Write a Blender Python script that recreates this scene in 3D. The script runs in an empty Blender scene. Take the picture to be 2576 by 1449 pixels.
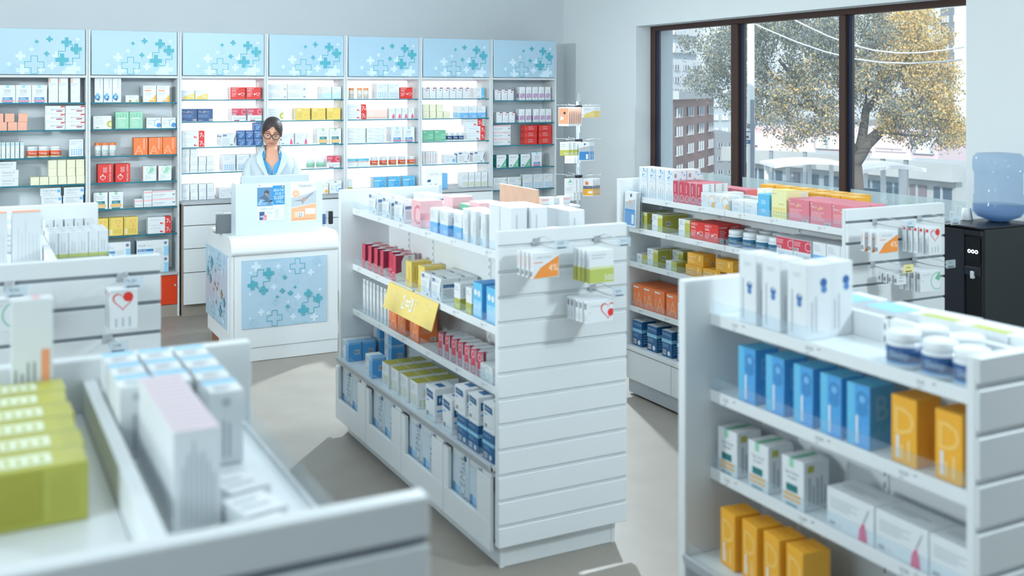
import bpy, bmesh, math, random
from mathutils import Vector, Matrix, Euler
random.seed(7)
PI = math.pi
SC = bpy.context.scene
COL = SC.collection

# ------------------------------------------------------------------ camera
F_PX, YAW, HOR, CAM_H = 2667.0, 0.4793, 226.1, 1.9
cam = bpy.data.cameras.new('camera'); co = bpy.data.objects.new('camera', cam); COL.objects.link(co)
co.location = (0, 0, CAM_H); co.rotation_euler = (PI/2, 0, -YAW)
cam.sensor_width = 36; cam.sensor_fit = 'HORIZONTAL'; cam.lens = F_PX/2576*36
cam.shift_y = -(724.5-HOR)/2576; cam.clip_start = 0.05; cam.clip_end = 400
cam.dof.use_dof = True; cam.dof.focus_distance = 9.3; cam.dof.aperture_fstop = 2.7
SC.camera = co
vs = SC.view_settings
vs.view_transform = 'Standard'; vs.look = 'None'; vs.gamma = 1; vs.exposure = 0.0
try: vs.use_curve_mapping = False
except Exception: pass

# ------------------------------------------------------------------ sky, sun, room lights, added fills
w = bpy.data.worlds.new('world'); SC.world = w; w.use_nodes = True
nt = w.node_tree; nt.nodes.clear()
out = nt.nodes.new('ShaderNodeOutputWorld'); bg = nt.nodes.new('ShaderNodeBackground')
sky = nt.nodes.new('ShaderNodeTexSky'); sky.sky_type = 'NISHITA'; sky.sun_disc = False
sky.sun_elevation = math.radians(35); sky.sun_rotation = math.radians(250); sky.air_density = 1.0
sky.dust_density = 3.0
mixw = nt.nodes.new('ShaderNodeMixRGB'); mixw.inputs[0].default_value = 0.75; mixw.inputs[2].default_value = (0.93, 0.97, 1.0, 1)
gain = nt.nodes.new('ShaderNodeMixRGB'); gain.blend_type = 'MULTIPLY'; gain.inputs[0].default_value = 1
gain.inputs[2].default_value = (0.25, 0.25, 0.25, 1)
nt.links.new(sky.outputs[0], gain.inputs[1]); nt.links.new(gain.outputs[0], mixw.inputs[1])
nt.links.new(mixw.outputs[0], bg.inputs[0]); bg.inputs[1].default_value = 1.35
nt.links.new(bg.outputs[0], out.inputs[0])

def lamp(name, kind, loc, target, power, color, **kw):
    l = bpy.data.lights.new(name, kind); o = bpy.data.objects.new(name, l); COL.objects.link(o)
    l.energy = power; l.color = color
    for k, v in kw.items(): setattr(l, k, v)
    o.location = loc
    o.rotation_euler = (Vector(target)-Vector(loc)).to_track_quat('-Z', 'Y').to_euler()
    return o
# low autumn sun over the street (comes from behind this building, lights the fronts across the street)
lamp('sun', 'SUN', (-30, -25, 22), (0, 6, 0), 3.4, (1.0, 0.93, 0.82), angle=0.01)
COOL = (0.81, 0.93, 0.985)
# soft overhead fills added above the aisles, no visible fixture
lamp('overhead_fill_front', 'AREA', (2.0, 2.6, 3.22), (2.0, 2.6, 0), 48, COOL, shape='RECTANGLE', size=4.5, size_y=3.0)
lamp('overhead_fill_back', 'AREA', (2.4, 6.6, 3.22), (2.4, 6.6, 0), 54, COOL, shape='RECTANGLE', size=4.5, size_y=3.0)
# spot strobe in the far right corner, wide lamp at the left, soft lamp behind the camera
lamp('corner_spot', 'SPOT', (4.7, 9.1, 3.05), (2.0, 4.6, 0.0), 1150, (0.82, 0.93, 0.99), shadow_soft_size=0.08, spot_size=math.radians(88), spot_blend=0.6)
lamp('back_fill', 'AREA', (1.9, 2.4, 2.65), (2.5, 9.4, 1.55), 13, COOL, shape='RECTANGLE', size=3.6, size_y=0.35, spread=math.radians(44))  # unseen fill, added to brighten the rear bays from the front
lamp('left_front_fill', 'AREA', (-2.4, 0.8, 2.3), (2.2, 3.0, 0.9), 66, COOL, shape='DISK', size=1.6)  # added fill out of view, lifts the left-facing shelf sides
lamp('left_softbox', 'AREA', (-3.0, 5.2, 2.6), (4.8, 8.6, 1.5), 170, (0.85, 0.94, 0.96), shape='DISK', size=0.4)
lamp('aisle_softbox', 'AREA', (3.7, 0.75, 2.9), (2.2, 4.3, 0.6), 62, COOL, shape='DISK', size=0.5)

# ------------------------------------------------------------------ pixel <-> place helpers (positions measured on the photo)
SA, CA = math.sin(YAW), math.cos(YAW)
def _dir(u, v=HOR):
    r = (u-1288)/F_PX
    return Vector((SA+r*CA, CA-r*SA, -(v-HOR)/F_PX))
def onY(u, y, v=HOR):
    d = _dir(u, v); return d*(y/d.y)+Vector((0, 0, CAM_H))
def onX(u, x, v=HOR):
    d = _dir(u, v); return d*(x/d.x)+Vector((0, 0, CAM_H))
def onZ(u, v, z):
    d = _dir(u, v); return d*((z-CAM_H)/d.z)+Vector((0, 0, CAM_H))

# ------------------------------------------------------------------ materials
def lin(c):
    if isinstance(c, str):
        c = c.lstrip('#'); c = ''.join(x*2 for x in c) if len(c) == 3 else c; c = [int(c[i:i+2], 16)/255 for i in (0, 2, 4)]
        c = [x/12.92 if x <= 0.04045 else ((x+0.055)/1.055)**2.4 for x in c]
    return tuple(c)+(1,) if len(c) == 3 else tuple(c)
MATS = {}
def mat(key, color=None, rough=0.5, metal=0.0, noise=0.0, nscale=8.0, bump=0.0, emit=0.0, trans=0.0, ior=1.45, alpha=1.0, coat=0.0, bscale=None):
    if key in MATS: return MATS[key]
    m = bpy.data.materials.new(key); m.use_nodes = True; MATS[key] = m
    n = m.node_tree; b = n.nodes['Principled BSDF']
    c = lin(color if color is not None else key)
    b.inputs['Base Color'].default_value = c; b.inputs['Roughness'].default_value = rough
    b.inputs['Metallic'].default_value = metal; b.inputs['IOR'].default_value = ior
    b.inputs['Transmission Weight'].default_value = trans; b.inputs['Alpha'].default_value = alpha
    b.inputs['Coat Weight'].default_value = coat
    if emit:
        b.inputs['Emission Color'].default_value = c; b.inputs['Emission Strength'].default_value = emit
    if noise or bump:
        tc = n.nodes.new('ShaderNodeTexCoord'); nz = n.nodes.new('ShaderNodeTexNoise')
        nz.inputs['Scale'].default_value = nscale; nz.inputs['Detail'].default_value = 5
        n.links.new(tc.outputs['Object'], nz.inputs['Vector'])
        if noise:
            r = n.nodes.new('ShaderNodeMixRGB'); r.inputs[1].default_value = tuple(x*(1-noise) for x in c[:3])+(1,)
            r.inputs[2].default_value = tuple(min(1, x*(1+noise)) for x in c[:3])+(1,)
            n.links.new(nz.outputs['Fac'], r.inputs[0]); n.links.new(r.outputs[0], b.inputs['Base Color'])
        if bump:
            nb = nz
            if bscale:
                nb = n.nodes.new('ShaderNodeTexNoise'); nb.inputs['Scale'].default_value = bscale
                n.links.new(tc.outputs['Object'], nb.inputs['Vector'])
            bp = n.nodes.new('ShaderNodeBump'); bp.inputs['Strength'].default_value = bump; bp.inputs['Distance'].default_value = 0.01
            n.links.new(nb.outputs['Fac'], bp.inputs['Height']); n.links.new(bp.outputs[0], b.inputs['Normal'])
    return m
PAL = dict(W='#e0e5e8', G='#b9c0c6', GD='#7d858c', K='#20242c', TEAL='#3fa3b4', RED='#e0241c', CRIM='#cb3047', NAVY='#2b4a7c',
    BLUE='#3f97dc', LBLUE='#8fcdf0', PBLUE='#bfe0f2', ORG='#f2702c', LORG='#f59a6a', PEACH='#f2a98c', AMB='#f5a81e', YEL='#ecca5c', PYEL='#f2eaaa',
    LIME='#b4b23e', LIMD='#a39d28', GRN='#2f9e72', MINT='#90cba9', LEAF='#66b48d', MAR='#8e1f3c', PINK='#e3507a', ROSE='#df7482', PROSE='#f1b3b8',
    PUR='#b88fb8', MASKB='#0f4f86', DKT='#116a6c', CYAN='#58b9e4', SKIN='#d9a184', BRN='#8a4b2a', SKB='#6db1e6', DKB='#2f7fc0', TX='#8f9aa6')
def ink(c):      # washes print colours toward pale blue-grey, painting in haze and sheen
    c = c.lstrip('#'); c = ''.join(x*2 for x in c) if len(c) == 3 else c; q = [int(c[i:i+2], 16)/255 for i in (0, 2, 4)]
    q = [a*.88+b*.12 for a, b in zip(q, (.80, .87, .90))]; return '#'+''.join('%02x' % round(x*255) for x in q)
def P(k):
    c = PAL.get(k, k); return mat(k, ink(c) if k not in ('W',) else c, rough=0.42)
def M(k):
    return MATS[k] if k in MATS else P(k)
mat('laminate', '#dfe4e6', rough=0.38, noise=0.02, nscale=3)
mat('laminate_grey', '#aeb4b8', rough=0.5, noise=0.03, nscale=4)
mat('shelf_metal', '#e3e8ea', rough=0.32)
mat('steel', '#c6cacd', rough=0.35, metal=0.55)
mat('wall_paint', '#cdd4d8', rough=0.7, noise=0.02, nscale=1.2, bump=0.02)
mat('wall_paint_light', '#dfe5e7', rough=0.7, noise=0.02, nscale=1.2, bump=0.02)
mat('concrete_floor', '#969087', rough=0.45, noise=0.12, nscale=5.0, bump=0.03, bscale=90)
mat('clear_plastic', '#f4fbff', rough=0.05, trans=1.0, ior=1.06)
mat('black_plastic', '#191c22', rough=0.35)
mat('frame_bronze', '#4a352e', rough=0.4, metal=0.3)
mat('wood_ply', '#e2b79c', rough=0.5, noise=0.12, nscale=14)

# shelf glass: thin, slightly tinted body
def glass_mat(key, color, rough, mixf, tint):
    m = bpy.data.materials.new(key); m.use_nodes = True; MATS[key] = m; n = m.node_tree; n.nodes.clear()
    o = n.nodes.new('ShaderNodeOutputMaterial'); mx = n.nodes.new('ShaderNodeMixShader')
    t = n.nodes.new('ShaderNodeBsdfTransparent'); t.inputs[0].default_value = lin(tint)
    g = n.nodes.new('ShaderNodeBsdfPrincipled'); g.inputs['Base Color'].default_value = lin(color); g.inputs['Roughness'].default_value = rough
    mx.inputs[0].default_value = mixf
    n.links.new(t.outputs[0], mx.inputs[1]); n.links.new(g.outputs[0], mx.inputs[2]); n.links.new(mx.outputs[0], o.inputs[0])
    return m
glass_mat('shelf_glass', '#9fc6cc', 0.05, 0.10, '#f6fcfb')
glass_mat('shelf_glass_edge', '#1f7f96', 0.2, 0.8, '#58b8cc')
glass_mat('acrylic', '#e8f2f6', 0.1, 0.07, '#fafdff')
glass_mat('frosted', '#dfe9ee', 0.35, 0.72, '#eef6fa')
glass_mat('window_glass', '#cfdce4', 0.02, 0.07, '#f2f8fb')
glass_mat('bottle_blue', '#b4cade', 0.08, 0.24, '#e2ecf6')
glass_mat('film', '#e6f0f2', 0.4, 0.42, '#eff8f8')
glass_mat('blister', '#dfe9f0', 0.15, 0.35, '#f2f8fb')

# ------------------------------------------------------------------ mesh builder
TXC = {}
def text_mesh(s):
    if s not in TXC:
        c = bpy.data.curves.new('t', 'FONT'); c.body = s; c.resolution_u = 2; c.size = 1.0
        o = bpy.data.objects.new('t', c); me = bpy.data.meshes.new_from_object(o)
        vs_ = [(v.co.x, v.co.y) for v in me.vertices]; fs = [tuple(p.vertices) for p in me.polygons]
        mx = max([v[0] for v in vs_] or [1]); mn = min([v[0] for v in vs_] or [0])
        vs_ = [(x-mn, y) for x, y in vs_]
        TXC[s] = (vs_, fs, mx-mn)
        bpy.data.objects.remove(o); bpy.data.curves.remove(c); bpy.data.meshes.remove(me)
    return TXC[s]
class MB:
    def __init__(s): s.v = []; s.f = []; s.mi = []; s.m = []; s.sm = []
    def mid(s, k):
        m = M(k) if isinstance(k, str) else k
        if m not in s.m: s.m.append(m)
        return s.m.index(m)
    def add(s, vs_, fs, k, smooth=False):
        b = len(s.v); s.v += [tuple(x) for x in vs_]; i = s.mid(k)
        for f in fs: s.f.append(tuple(b+j for j in f)); s.mi.append(i); s.sm.append(smooth)
        return s
    def box(s, x0, x1, y0, y1, z0, z1, k, bev=0.0):
        if x0 > x1: x0, x1 = x1, x0
        if y0 > y1: y0, y1 = y1, y0
        if z0 > z1: z0, z1 = z1, z0
        b = min(bev, (x1-x0)*.45, (y1-y0)*.45, (z1-z0)*.45)
        if b <= 0:
            vv = [(x, y, z) for z in (z0, z1) for y in (y0, y1) for x in (x0, x1)]
            return s.add(vv, [(0, 2, 3, 1), (4, 5, 7, 6), (0, 1, 5, 4), (2, 6, 7, 3), (0, 4, 6, 2), (1, 3, 7, 5)], k)
        bm = bmesh.new(); bmesh.ops.create_cube(bm, size=1)
        for v in bm.verts: v.co = ((x0+x1)/2+v.co.x*(x1-x0), (y0+y1)/2+v.co.y*(y1-y0), (z0+z1)/2+v.co.z*(z1-z0))
        bmesh.ops.bevel(bm, geom=list(bm.edges), offset=b, segments=1 if bev < .004 else 3, affect='EDGES', profile=0.5)
        bm.verts.index_update()
        s.add([v.co.copy() for v in bm.verts], [[v.index for v in f.verts] for f in bm.faces], k); bm.free(); return s
    def poly(s, pts, k): return s.add(pts, [tuple(range(len(pts)))], k)
    def lathe(s, cx, cy, prof, n, k, smooth=True, sq=0.0):
        vv = []; ff = []
        for r, z in prof:
            for i in range(n):
                a = 2*PI*i/n; vv.append((cx+r*math.cos(a), cy+r*math.sin(a), z))
        for j in range(len(prof)-1):
            for i in range(n):
                a = j*n+i; b = j*n+(i+1) % n; ff.append((a, b, b+n, a+n))
        ff.append(tuple(range(n-1, -1, -1))); ff.append(tuple((len(prof)-1)*n+i for i in range(n)))
        return s.add(vv, ff, k, smooth)
    def cyl(s, cx, cy, z0, z1, r, k, n=20, smooth=True): return s.lathe(cx, cy, [(r, z0), (r, z1)], n, k, smooth)
    def tube(s, pts, r, k, n=6, rs=None):
        pts = [Vector(p) for p in pts]; rings = []
        for i, p in enumerate(pts):
            t = (pts[min(i+1, len(pts)-1)]-pts[max(i-1, 0)]).normalized()
            u = t.cross(Vector((0, 0, 1)))
            if u.length < 1e-3: u = t.cross(Vector((1, 0, 0)))
            u.normalize(); v = t.cross(u); rr = rs[i] if rs else r
            rings.append([p+u*rr*math.cos(2*PI*j/n)+v*rr*math.sin(2*PI*j/n) for j in range(n)])
        vv = [q for g in rings for q in g]; ff = []
        for i in range(len(pts)-1):
            for j in range(n): ff.append((i*n+j, (i+1)*n+j, (i+1)*n+(j+1) % n, i*n+(j+1) % n))
        ff.append(tuple(range(n))); ff.append(tuple((len(pts)-1)*n+j for j in range(n-1, -1, -1)))
        return s.add(vv, ff, k, True)
    def loft(s, rings, k, cap=True, smooth=True):
        n = len(rings[0]); vv = [q for g in rings for q in g]; ff = []
        for i in range(len(rings)-1):
            for j in range(n): ff.append((i*n+j, i*n+(j+1) % n, (i+1)*n+(j+1) % n, (i+1)*n+j))
        if cap: ff.append(tuple(range(n-1, -1, -1))); ff.append(tuple((len(rings)-1)*n+j for j in range(n)))
        return s.add(vv, ff, k, smooth)
    def text(s, st, o, R, U, h, k, maxw=None, align='l'):
        tv, tf, tw = text_mesh(st); sc = h/0.7; sx = sc
        if maxw and tw*sc > maxw: sx = maxw/tw
        off = {'l': 0, 'c': -tw*sx/2, 'r': -tw*sx}[align]
        o = Vector(o); R = Vector(R); U = Vector(U)
        return s.add([o+R*(x*sx+off)+U*(y*sc) for x, y in tv], tf, k)
    def build(s, name, parent=None, loc=None, rot=None):
        me = bpy.data.meshes.new(name); me.from_pydata(s.v, [], s.f)
        for m in s.m: me.materials.append(m)
        me.polygons.foreach_set('material_index', s.mi); me.polygons.foreach_set('use_smooth', s.sm); me.update()
        o = bpy.data.objects.new(name, me); COL.objects.link(o)
        if parent: o.parent = parent
        if loc: o.location = loc
        if rot: o.rotation_euler = rot if not isinstance(rot, (int, float)) else (0, 0, rot)
        return o
def tag(o, label=None, cat=None, group=None, kind=None):
    if label: o['label'] = label
    if cat: o['category'] = cat
    if group: o['group'] = group
    if kind: o['kind'] = kind
    return o
def empty(name, loc=(0, 0, 0), rz=0, label=None, cat=None, group=None, kind=None):
    o = bpy.data.objects.new(name, None); COL.objects.link(o); o.location = loc; o.rotation_euler = (0, 0, rz); o.empty_display_size = .05
    return tag(o, label, cat, group, kind)
def kids(o): return [c for c in bpy.data.objects if c.parent == o]

# ------------------------------------------------------------------ package designs
CROSS = [(-.17, -.5), (.17, -.5), (.17, -.17), (.5, -.17), (.5, .17), (.17, .17), (.17, .5), (-.17, .5), (-.17, .17), (-.5, .17), (-.5, -.17), (-.17, -.17)]
def heart_pts(n=22):
    out = []
    for i in range(n):
        t = 2*PI*i/n
        out.append((16*math.sin(t)**3/34, (13*math.cos(t)-5*math.cos(2*t)-2*math.cos(3*t)-math.cos(4*t)+2)/34))
    return out
LIFT = 0.0004
class Face:
    """a flat printable face: origin, right, up, width, height, outward normal"""
    def __init__(s, o, R, U, w_, h_): s.o = Vector(o); s.R = Vector(R); s.U = Vector(U); s.w = w_; s.h = h_; s.n = s.R.cross(s.U); s.k = 1
    def p(s, u, v, lift=None): return s.o+s.R*(u*s.w)+s.U*(v*s.h)+s.n*(LIFT*(s.k if lift is None else lift))
    def clip(s, pts):
        out = []
        for q in pts:
            d = Vector(q)-s.o; x = min(max(d.dot(s.R), .0003), s.w-.0003); y = min(max(d.dot(s.U), .0003), s.h-.0003)
            out.append(s.o+s.R*x+s.U*y+s.n*(LIFT*s.k))
        return out
    def xy(s, x, y): return s.o+s.R*x+s.U*y+s.n*(LIFT*s.k)
def decal(mb, F, d):
    t = d[0]
    F.k += 0.25
    if t == 'r':
        _, u0, v0, u1, v1, c = d; mb.poly([F.p(u0, v0), F.p(u1, v0), F.p(u1, v1), F.p(u0, v1)], c)
    elif t == 't':
        _, u, v, h, st, c = d[:6]; rot = d[6] if len(d) > 6 else 0; al = d[7] if len(d) > 7 else 'l'; R, U = F.R, F.U
        mw = F.w*(1-u-.03) if al == 'l' else F.w*.94
        if rot == 90: R, U = F.U, -F.R; mw = F.h*(1-v-.03)
        if rot == -90: R, U = -F.U, F.R; mw = F.h*(v-.03)
        mb.text(st, F.p(u, v), R, U, h*F.h, c, mw, al)
    elif t == 'l':
        _, u0, v0, u1, v1, n, c = d[:7]; vert = len(d) > 7
        for i in range(n):
            e = random.uniform(.6, 1)
            if vert:
                a = u0+(u1-u0)*i/max(1, n-.5); b = a+(u1-u0)/n*.38; mb.poly([F.p(a, v0), F.p(b, v0), F.p(b, v0+(v1-v0)*e), F.p(a, v0+(v1-v0)*e)], c)
            else:
                a = v1-(v1-v0)*(i+.7)/n; b = a+(v1-v0)/n*.38; mb.poly([F.p(u0, a), F.p(u0+(u1-u0)*e, a), F.p(u0+(u1-u0)*e, b), F.p(u0, b)], c)
    elif t == 'c':
        _, u, v, r, c = d[:5]; r *= F.h; o = F.p(u, v); mb.poly(F.clip([o+F.R*r*math.cos(2*PI*i/24)+F.U*r*math.sin(2*PI*i/24) for i in range(24)]), c)
    elif t == 'ring' or t == 'hex' or t == 'hearto':
        _, u, v, r, c = d[:5]; th = d[5] if len(d) > 5 else .2; r *= F.h; o = F.p(u, v)
        if t == 'hearto': sh = [(x*2*r, y*2*r) for x, y in heart_pts()]
        else:
            n = 6 if t == 'hex' else 20; sh = [(r*math.cos(2*PI*(i+.5)/n), r*math.sin(2*PI*(i+.5)/n)) for i in range(n)]
        n = len(sh); i0 = [o+F.R*x+F.U*y for x, y in sh]; i1 = [o+F.R*x*(1-th)+F.U*y*(1-th) for x, y in sh]
        mb.add(F.clip(i0)+F.clip(i1), [(i, (i+1) % n, n+(i+1) % n, n+i) for i in range(n)], c)
    elif t == 'heart':
        _, u, v, r, c = d; r *= F.h; o = F.p(u, v); mb.poly(F.clip([o+F.R*x*2*r+F.U*y*2*r for x, y in reversed(heart_pts())]), c)
    elif t == 'p':
        mb.poly([F.p(u, v) for u, v in d[1]], d[2])
    elif t == 'x':
        _, u, v, s_, c = d[:5]; s_ *= F.h; o = F.p(u, v); q = [o+F.R*x*s_+F.U*y*s_ for x, y in CROSS]
        mb.add(F.clip(q), [(0, 1, 6, 7), (8, 11, 10, 9), (2, 3, 4, 5)], c)
    elif t == 'xo':
        _, u, v, s_, c = d[:5]; th = d[5] if len(d) > 5 else .035; s_ *= F.h; o = F.p(u, v)
        pi_, po_ = [], []
        for i in range(12):
            a = Vector(CROSS[i-1]); b = Vector(CROSS[i]); c2 = Vector(CROSS[(i+1) % 12]); e1 = (b-a).normalized(); e2 = (c2-b).normalized()
            of = (Vector((e1.y, -e1.x))+Vector((e2.y, -e2.x)))*th*.5
            po_.append(o+F.R*(b.x+of.x)*s_+F.U*(b.y+of.y)*s_); pi_.append(o+F.R*(b.x-of.x)*s_+F.U*(b.y-of.y)*s_)
        mb.add(F.clip(pi_)+F.clip(po_), [(i, 12+i, 12+(i+1) % 12, (i+1) % 12) for i in range(12)], c)
    elif t == 'g':
        _, u0, v0, u1, v1, nx, ny, c, sh = d
        for i in range(nx):
            for j in range(ny):
                cu = u0+(u1-u0)*(i+.5)/nx; cv = v0+(v1-v0)*(j+.5)/ny; r = min((u1-u0)/nx*F.w, (v1-v0)/ny*F.h)*.34
                o = F.p(cu, cv)
                if sh == 'c': mb.poly([o+F.R*r*math.cos(2*PI*q/8)+F.U*r*math.sin(2*PI*q/8) for q in range(8)], c)
                else: mb.poly([o-F.R*r-F.U*r, o+F.R*r-F.U*r, o+F.R*r+F.U*r, o-F.R*r+F.U*r], c)
    elif t == 'b':
        _, u0, v0, u1, v1 = d[:5]
        mb.poly([F.p(u0, v0), F.p(u1, v0), F.p(u1, v1), F.p(u0, v1)], 'W'); F.k += .3; du = (u1-u0)/14
        for i in range(6): a = u0+du*(2*i+1+.3*(i % 2)); b = a+du*(1+.5*(i % 3 == 0)); mb.poly([F.p(a, v0+.1*(v1-v0)), F.p(b, v0+.1*(v1-v0)), F.p(b, v1-.1*(v1-v0)), F.p(a, v1-.1*(v1-v0))], 'K')
    elif t == 'speck':
        _, u0, v0, u1, v1, n, cs = d; rs = random.Random(5)
        for i in range(n):
            u = rs.uniform(u0, u1); v = rs.uniform(v0, v1); r = rs.uniform(.03, .09)*F.h*(v1-v0)*(.6 if F.w > F.h else .9)
            r = min(r, (min(u, 1-u))*F.w, min(v, 1-v)*F.h); o = F.p(u, v); F.k += .02
            mb.poly([o+F.R*r*math.cos(2*PI*q/9)+F.U*r*math.sin(2*PI*q/9) for q in range(9)], cs[i % len(cs)])
def faces(w_, d_, h_):
    x, y = w_/2, d_/2
    return dict(F=Face((-x, -y, 0), (1, 0, 0), (0, 0, 1), w_, h_), L=Face((-x, y, 0), (0, -1, 0), (0, 0, 1), d_, h_), R=Face((x, -y, 0), (0, 1, 0), (0, 0, 1), d_, h_),
        T=Face((-x, -y, h_), (1, 0, 0), (0, 1, 0), w_, d_), B=Face((x, y, 0), (-1, 0, 0), (0, 0, 1), w_, h_))
KIND = {}
def K(name, dims, base, dec, desc, nm='medicine_box', cat='box', side=None, top=None):
    KIND[name] = dict(dims=dims, base=base, dec=dec, desc=desc, nm=nm, cat=cat, side=side, top=top, mesh=None)
def kmesh(name):
    k = KIND[name]
    if k['mesh'] is None:
        w_, d_, h_ = k['dims']; mb = MB(); mb.box(-w_/2, w_/2, -d_/2, d_/2, 0, h_, k['base'], bev=.0012); fc = faces(w_, d_, h_)
        if k['side']:
            for q in 'LR': decal(mb, fc[q], ('r', .02, .01, .98, .99, k['side']))
        if k['top']: decal(mb, fc['T'], ('r', .01, .02, .99, .98, k['top']))
        # tuck flap seam on top
        decal(mb, fc['T'], ('r', .02, .965, .98, .985, 'G'))
        for q, dl in k['dec'].items():
            for d in dl: decal(mb, fc[q], d)
        me = bpy.data.meshes.new(k['nm']); me.from_pydata(mb.v, [], mb.f)
        for m in mb.m: me.materials.append(m)
        me.polygons.foreach_set('material_index', mb.mi); me.update(); k['mesh'] = me
    return k['mesh']
REG = []
def put(kind, loc, rot=0.0, where='', col=0, lev=0, dep=0, tilt=0.0, roll=0.0, desc=None):
    k = KIND[kind]
    if 'proto' in k and k.get('proto'):
        o = k['proto']() if k.get('first') is None else None
        if o is None:
            src = k['first']; o = src.copy(); COL.objects.link(o)
            for c in kids(src):
                c2 = c.copy(); COL.objects.link(c2); c2.parent = o
        else: k['first'] = o
    else:
        o = bpy.data.objects.new(k['nm'], kmesh(kind)); COL.objects.link(o)
    o.location = (loc[0], loc[1], loc[2]+.0007); o.rotation_euler = (tilt, roll, rot); o['category'] = k['cat']
    REG.append([o, desc or k['desc'], where, col, lev, dep, k['cat']])
    return o
ORD = ['', 'second', 'third', 'fourth', 'fifth', 'sixth', 'seventh', 'eighth', 'ninth', 'tenth', 'eleventh', 'twelfth']
def onm(i, n):
    if n <= 1: return ''
    if i == 0: return 'leftmost'
    if i == n-1: return 'rightmost'
    if n == 3: return 'middle'
    return ORD[i]+' from left' if i < n/2+1 or n-1-i >= len(ORD) else ORD[n-1-i]+' from right'
NM = dict(fish_oil_box='omega omegaflat fatty', face_mask_box='mask maskw maskw2 maskg maskb maskd', vitamin_box='vite viteavo orangeA orangeA2 blueB blueBig blueBR pinkC amber amberR', heart_supplement_box='redheart redwide redflat yellowup yellow yellowside hart ambertop',
    flu_remedy_box='grip gripup grside griptall grthin', cube_box='peach ironcube honey flax diclosm', tall_carton='iron eight gbig bubtall tallwhite tallw floral thin ironthin purple stripec orglid pyellong', green_powder_box='rawgreen rawflat rawR green greenwide greenbig lime9 greensq',
    flat_carton='diclo dicloplain tretin bubble flatslip lasting wflat wsmall bigflat blueflat longW bluepack limepack peachlong beauty', sleep_aid_box='navy pinkmoon', supplement_box='thous k1000 b500 g500 g500b limek limelow pyel roundor ringor kami bluelid pinklid limefoot', foil_pouch='pouch')
def apply_names():
    for nm, ks in NM.items():
        for k in ks.split():
            if k in KIND: KIND[k]['nm'] = nm
def finish_labels():
    grp = {}
    for r in REG: grp.setdefault((r[1], r[2]), []).append(r)
    for (desc, where), rs in grp.items():
        cols = sorted({r[3] for r in rs}); levs = sorted({r[4] for r in rs}); deps = sorted({r[5] for r in rs})
        for r in rs:
            a = [desc]
            lc = sorted({q[3] for q in rs if q[4] == r[4] and q[5] == r[5]}); c = onm(lc.index(r[3]), len(lc))
            if c: a.append(c)
            if len(levs) > 1:
                nm = {2: ['lower', 'upper'], 3: ['bottom', 'middle', 'top']}.get(len(levs), ['bottom', 'second-lowest', 'second-highest', 'top'])[levs.index(r[4])]; a.append(nm+' layer')
            if len(deps) > 1:
                i = deps.index(r[5]); a.append('front row' if i == 0 else ('back row' if i == len(deps)-1 else ('middle row' if len(deps) == 3 else ['', 'second', 'third', 'fourth', 'fifth', 'sixth', 'seventh', 'eighth', 'ninth', 'tenth', 'eleventh', 'twelfth', 'thirteenth'][i]+' row')))
            a.append(where); r[0]['label'] = ', '.join(a)
            if len(rs) > 1: r[0]['group'] = (desc+'s '+where) if not desc.endswith('s') else desc+' '+where
# ------------------------------------------------------------------ the packages (w, d, h in metres)
K('omega', (.112, .07, .14), 'W', {'F': [('r', .4, .84, .6, 1, 'LBLUE'), ('t', .5, .68, .07, 'Omega-3', 'NAVY', 0, 'c'), ('t', .5, .57, .07, 'Fish Oil', 'NAVY', 0, 'c'), ('l', .2, .42, .8, .52, 3, 'G'),
    ('r', .18, .16, .82, .31, 'DKB'), ('l', .25, .19, .78, .29, 2, 'W'), ('r', .1, .07, .9, .14, 'ROSE'), ('r', .18, 0, .82, .05, 'DKB')], 'L': [('r', .3, .84, .7, 1, 'LBLUE'), ('l', .35, .1, .65, .75, 4, 'SKB', 1)]}, 'white omega-3 fish oil box')
K('omegaflat', (.15, .11, .063), 'W', {'F': [('t', .12, .62, .15, 'Omega-3 Fish Oil', 'NAVY'), ('l', .12, .12, .7, .5, 5, 'G'), ('r', .82, .42, .97, .78, 'SKB')], 'R': [('r', 0, 0, .5, 1, 'SKB')]}, 'flat white fish oil box')
K('iron', (.07, .07, .2), 'W', {'F': [('r', .05, .8, .2, .98, 'PEACH'), ('t', .08, .73, .04, 'Iron Meal', 'GD'), ('l', .08, .66, .7, .71, 2, 'G'), ('t', .08, .4, .025, '500 ml', 'GD')],
    'L': [('r', .1, .8, .5, .98, 'LORG'), ('t', .15, .73, .04, 'Iron', 'GD'), ('l', .15, .3, .8, .7, 9, 'TX'), ('b', .15, .04, .4, .16)]}, 'tall white carton with pale orange mark')
K('ironcube', (.062, .09, .066), 'W', {'F': [('t', .5, .26, .12, 'Iron Meal', 'TX', 0, 'c'), ('l', .2, .1, .8, .22, 2, 'G')], 'T': [('l', .2, .2, .8, .8, 3, 'G')]}, 'small white cube box')
K('peach', (.066, .07, .067), 'PEACH', {'F': []}, 'peach cube box')
K('beauty', (.146, .09, .064), 'W', {'F': [('t', .28, .45, .14, 'BEAUTYDERMOS', 'MAR'), ('p', [(.55, .28), (.85, .28), (.87, .4), (.57, .4)], 'MAR'), ('p', [(.76, .78), (.98, .84), (1, .98), (.8, .96)], 'RED'), ('l', .1, .08, .6, .14, 1, 'G')], 'T': [('r', 0, 0, .2, .05, 'MAR')]}, 'flat white box with dark red mark')
K('beautysmall', (.064, .06, .105), 'W', {'F': [('p', [(.55, .88), (.95, .9), (1, .99), (.6, .98)], 'MAR'), ('l', .15, .8, .85, .85, 1, 'TX'), ('p', [(.45, .7), (.75, .7), (.78, .76), (.48, .76)], 'CRIM'), ('ring', .6, .35, .2, 'G', .08), ('c', .62, .45, .015, 'MAR')], 'T': [('r', .1, .1, .5, .5, 'MAR')]}, 'small white box with dark red corner')
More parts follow.
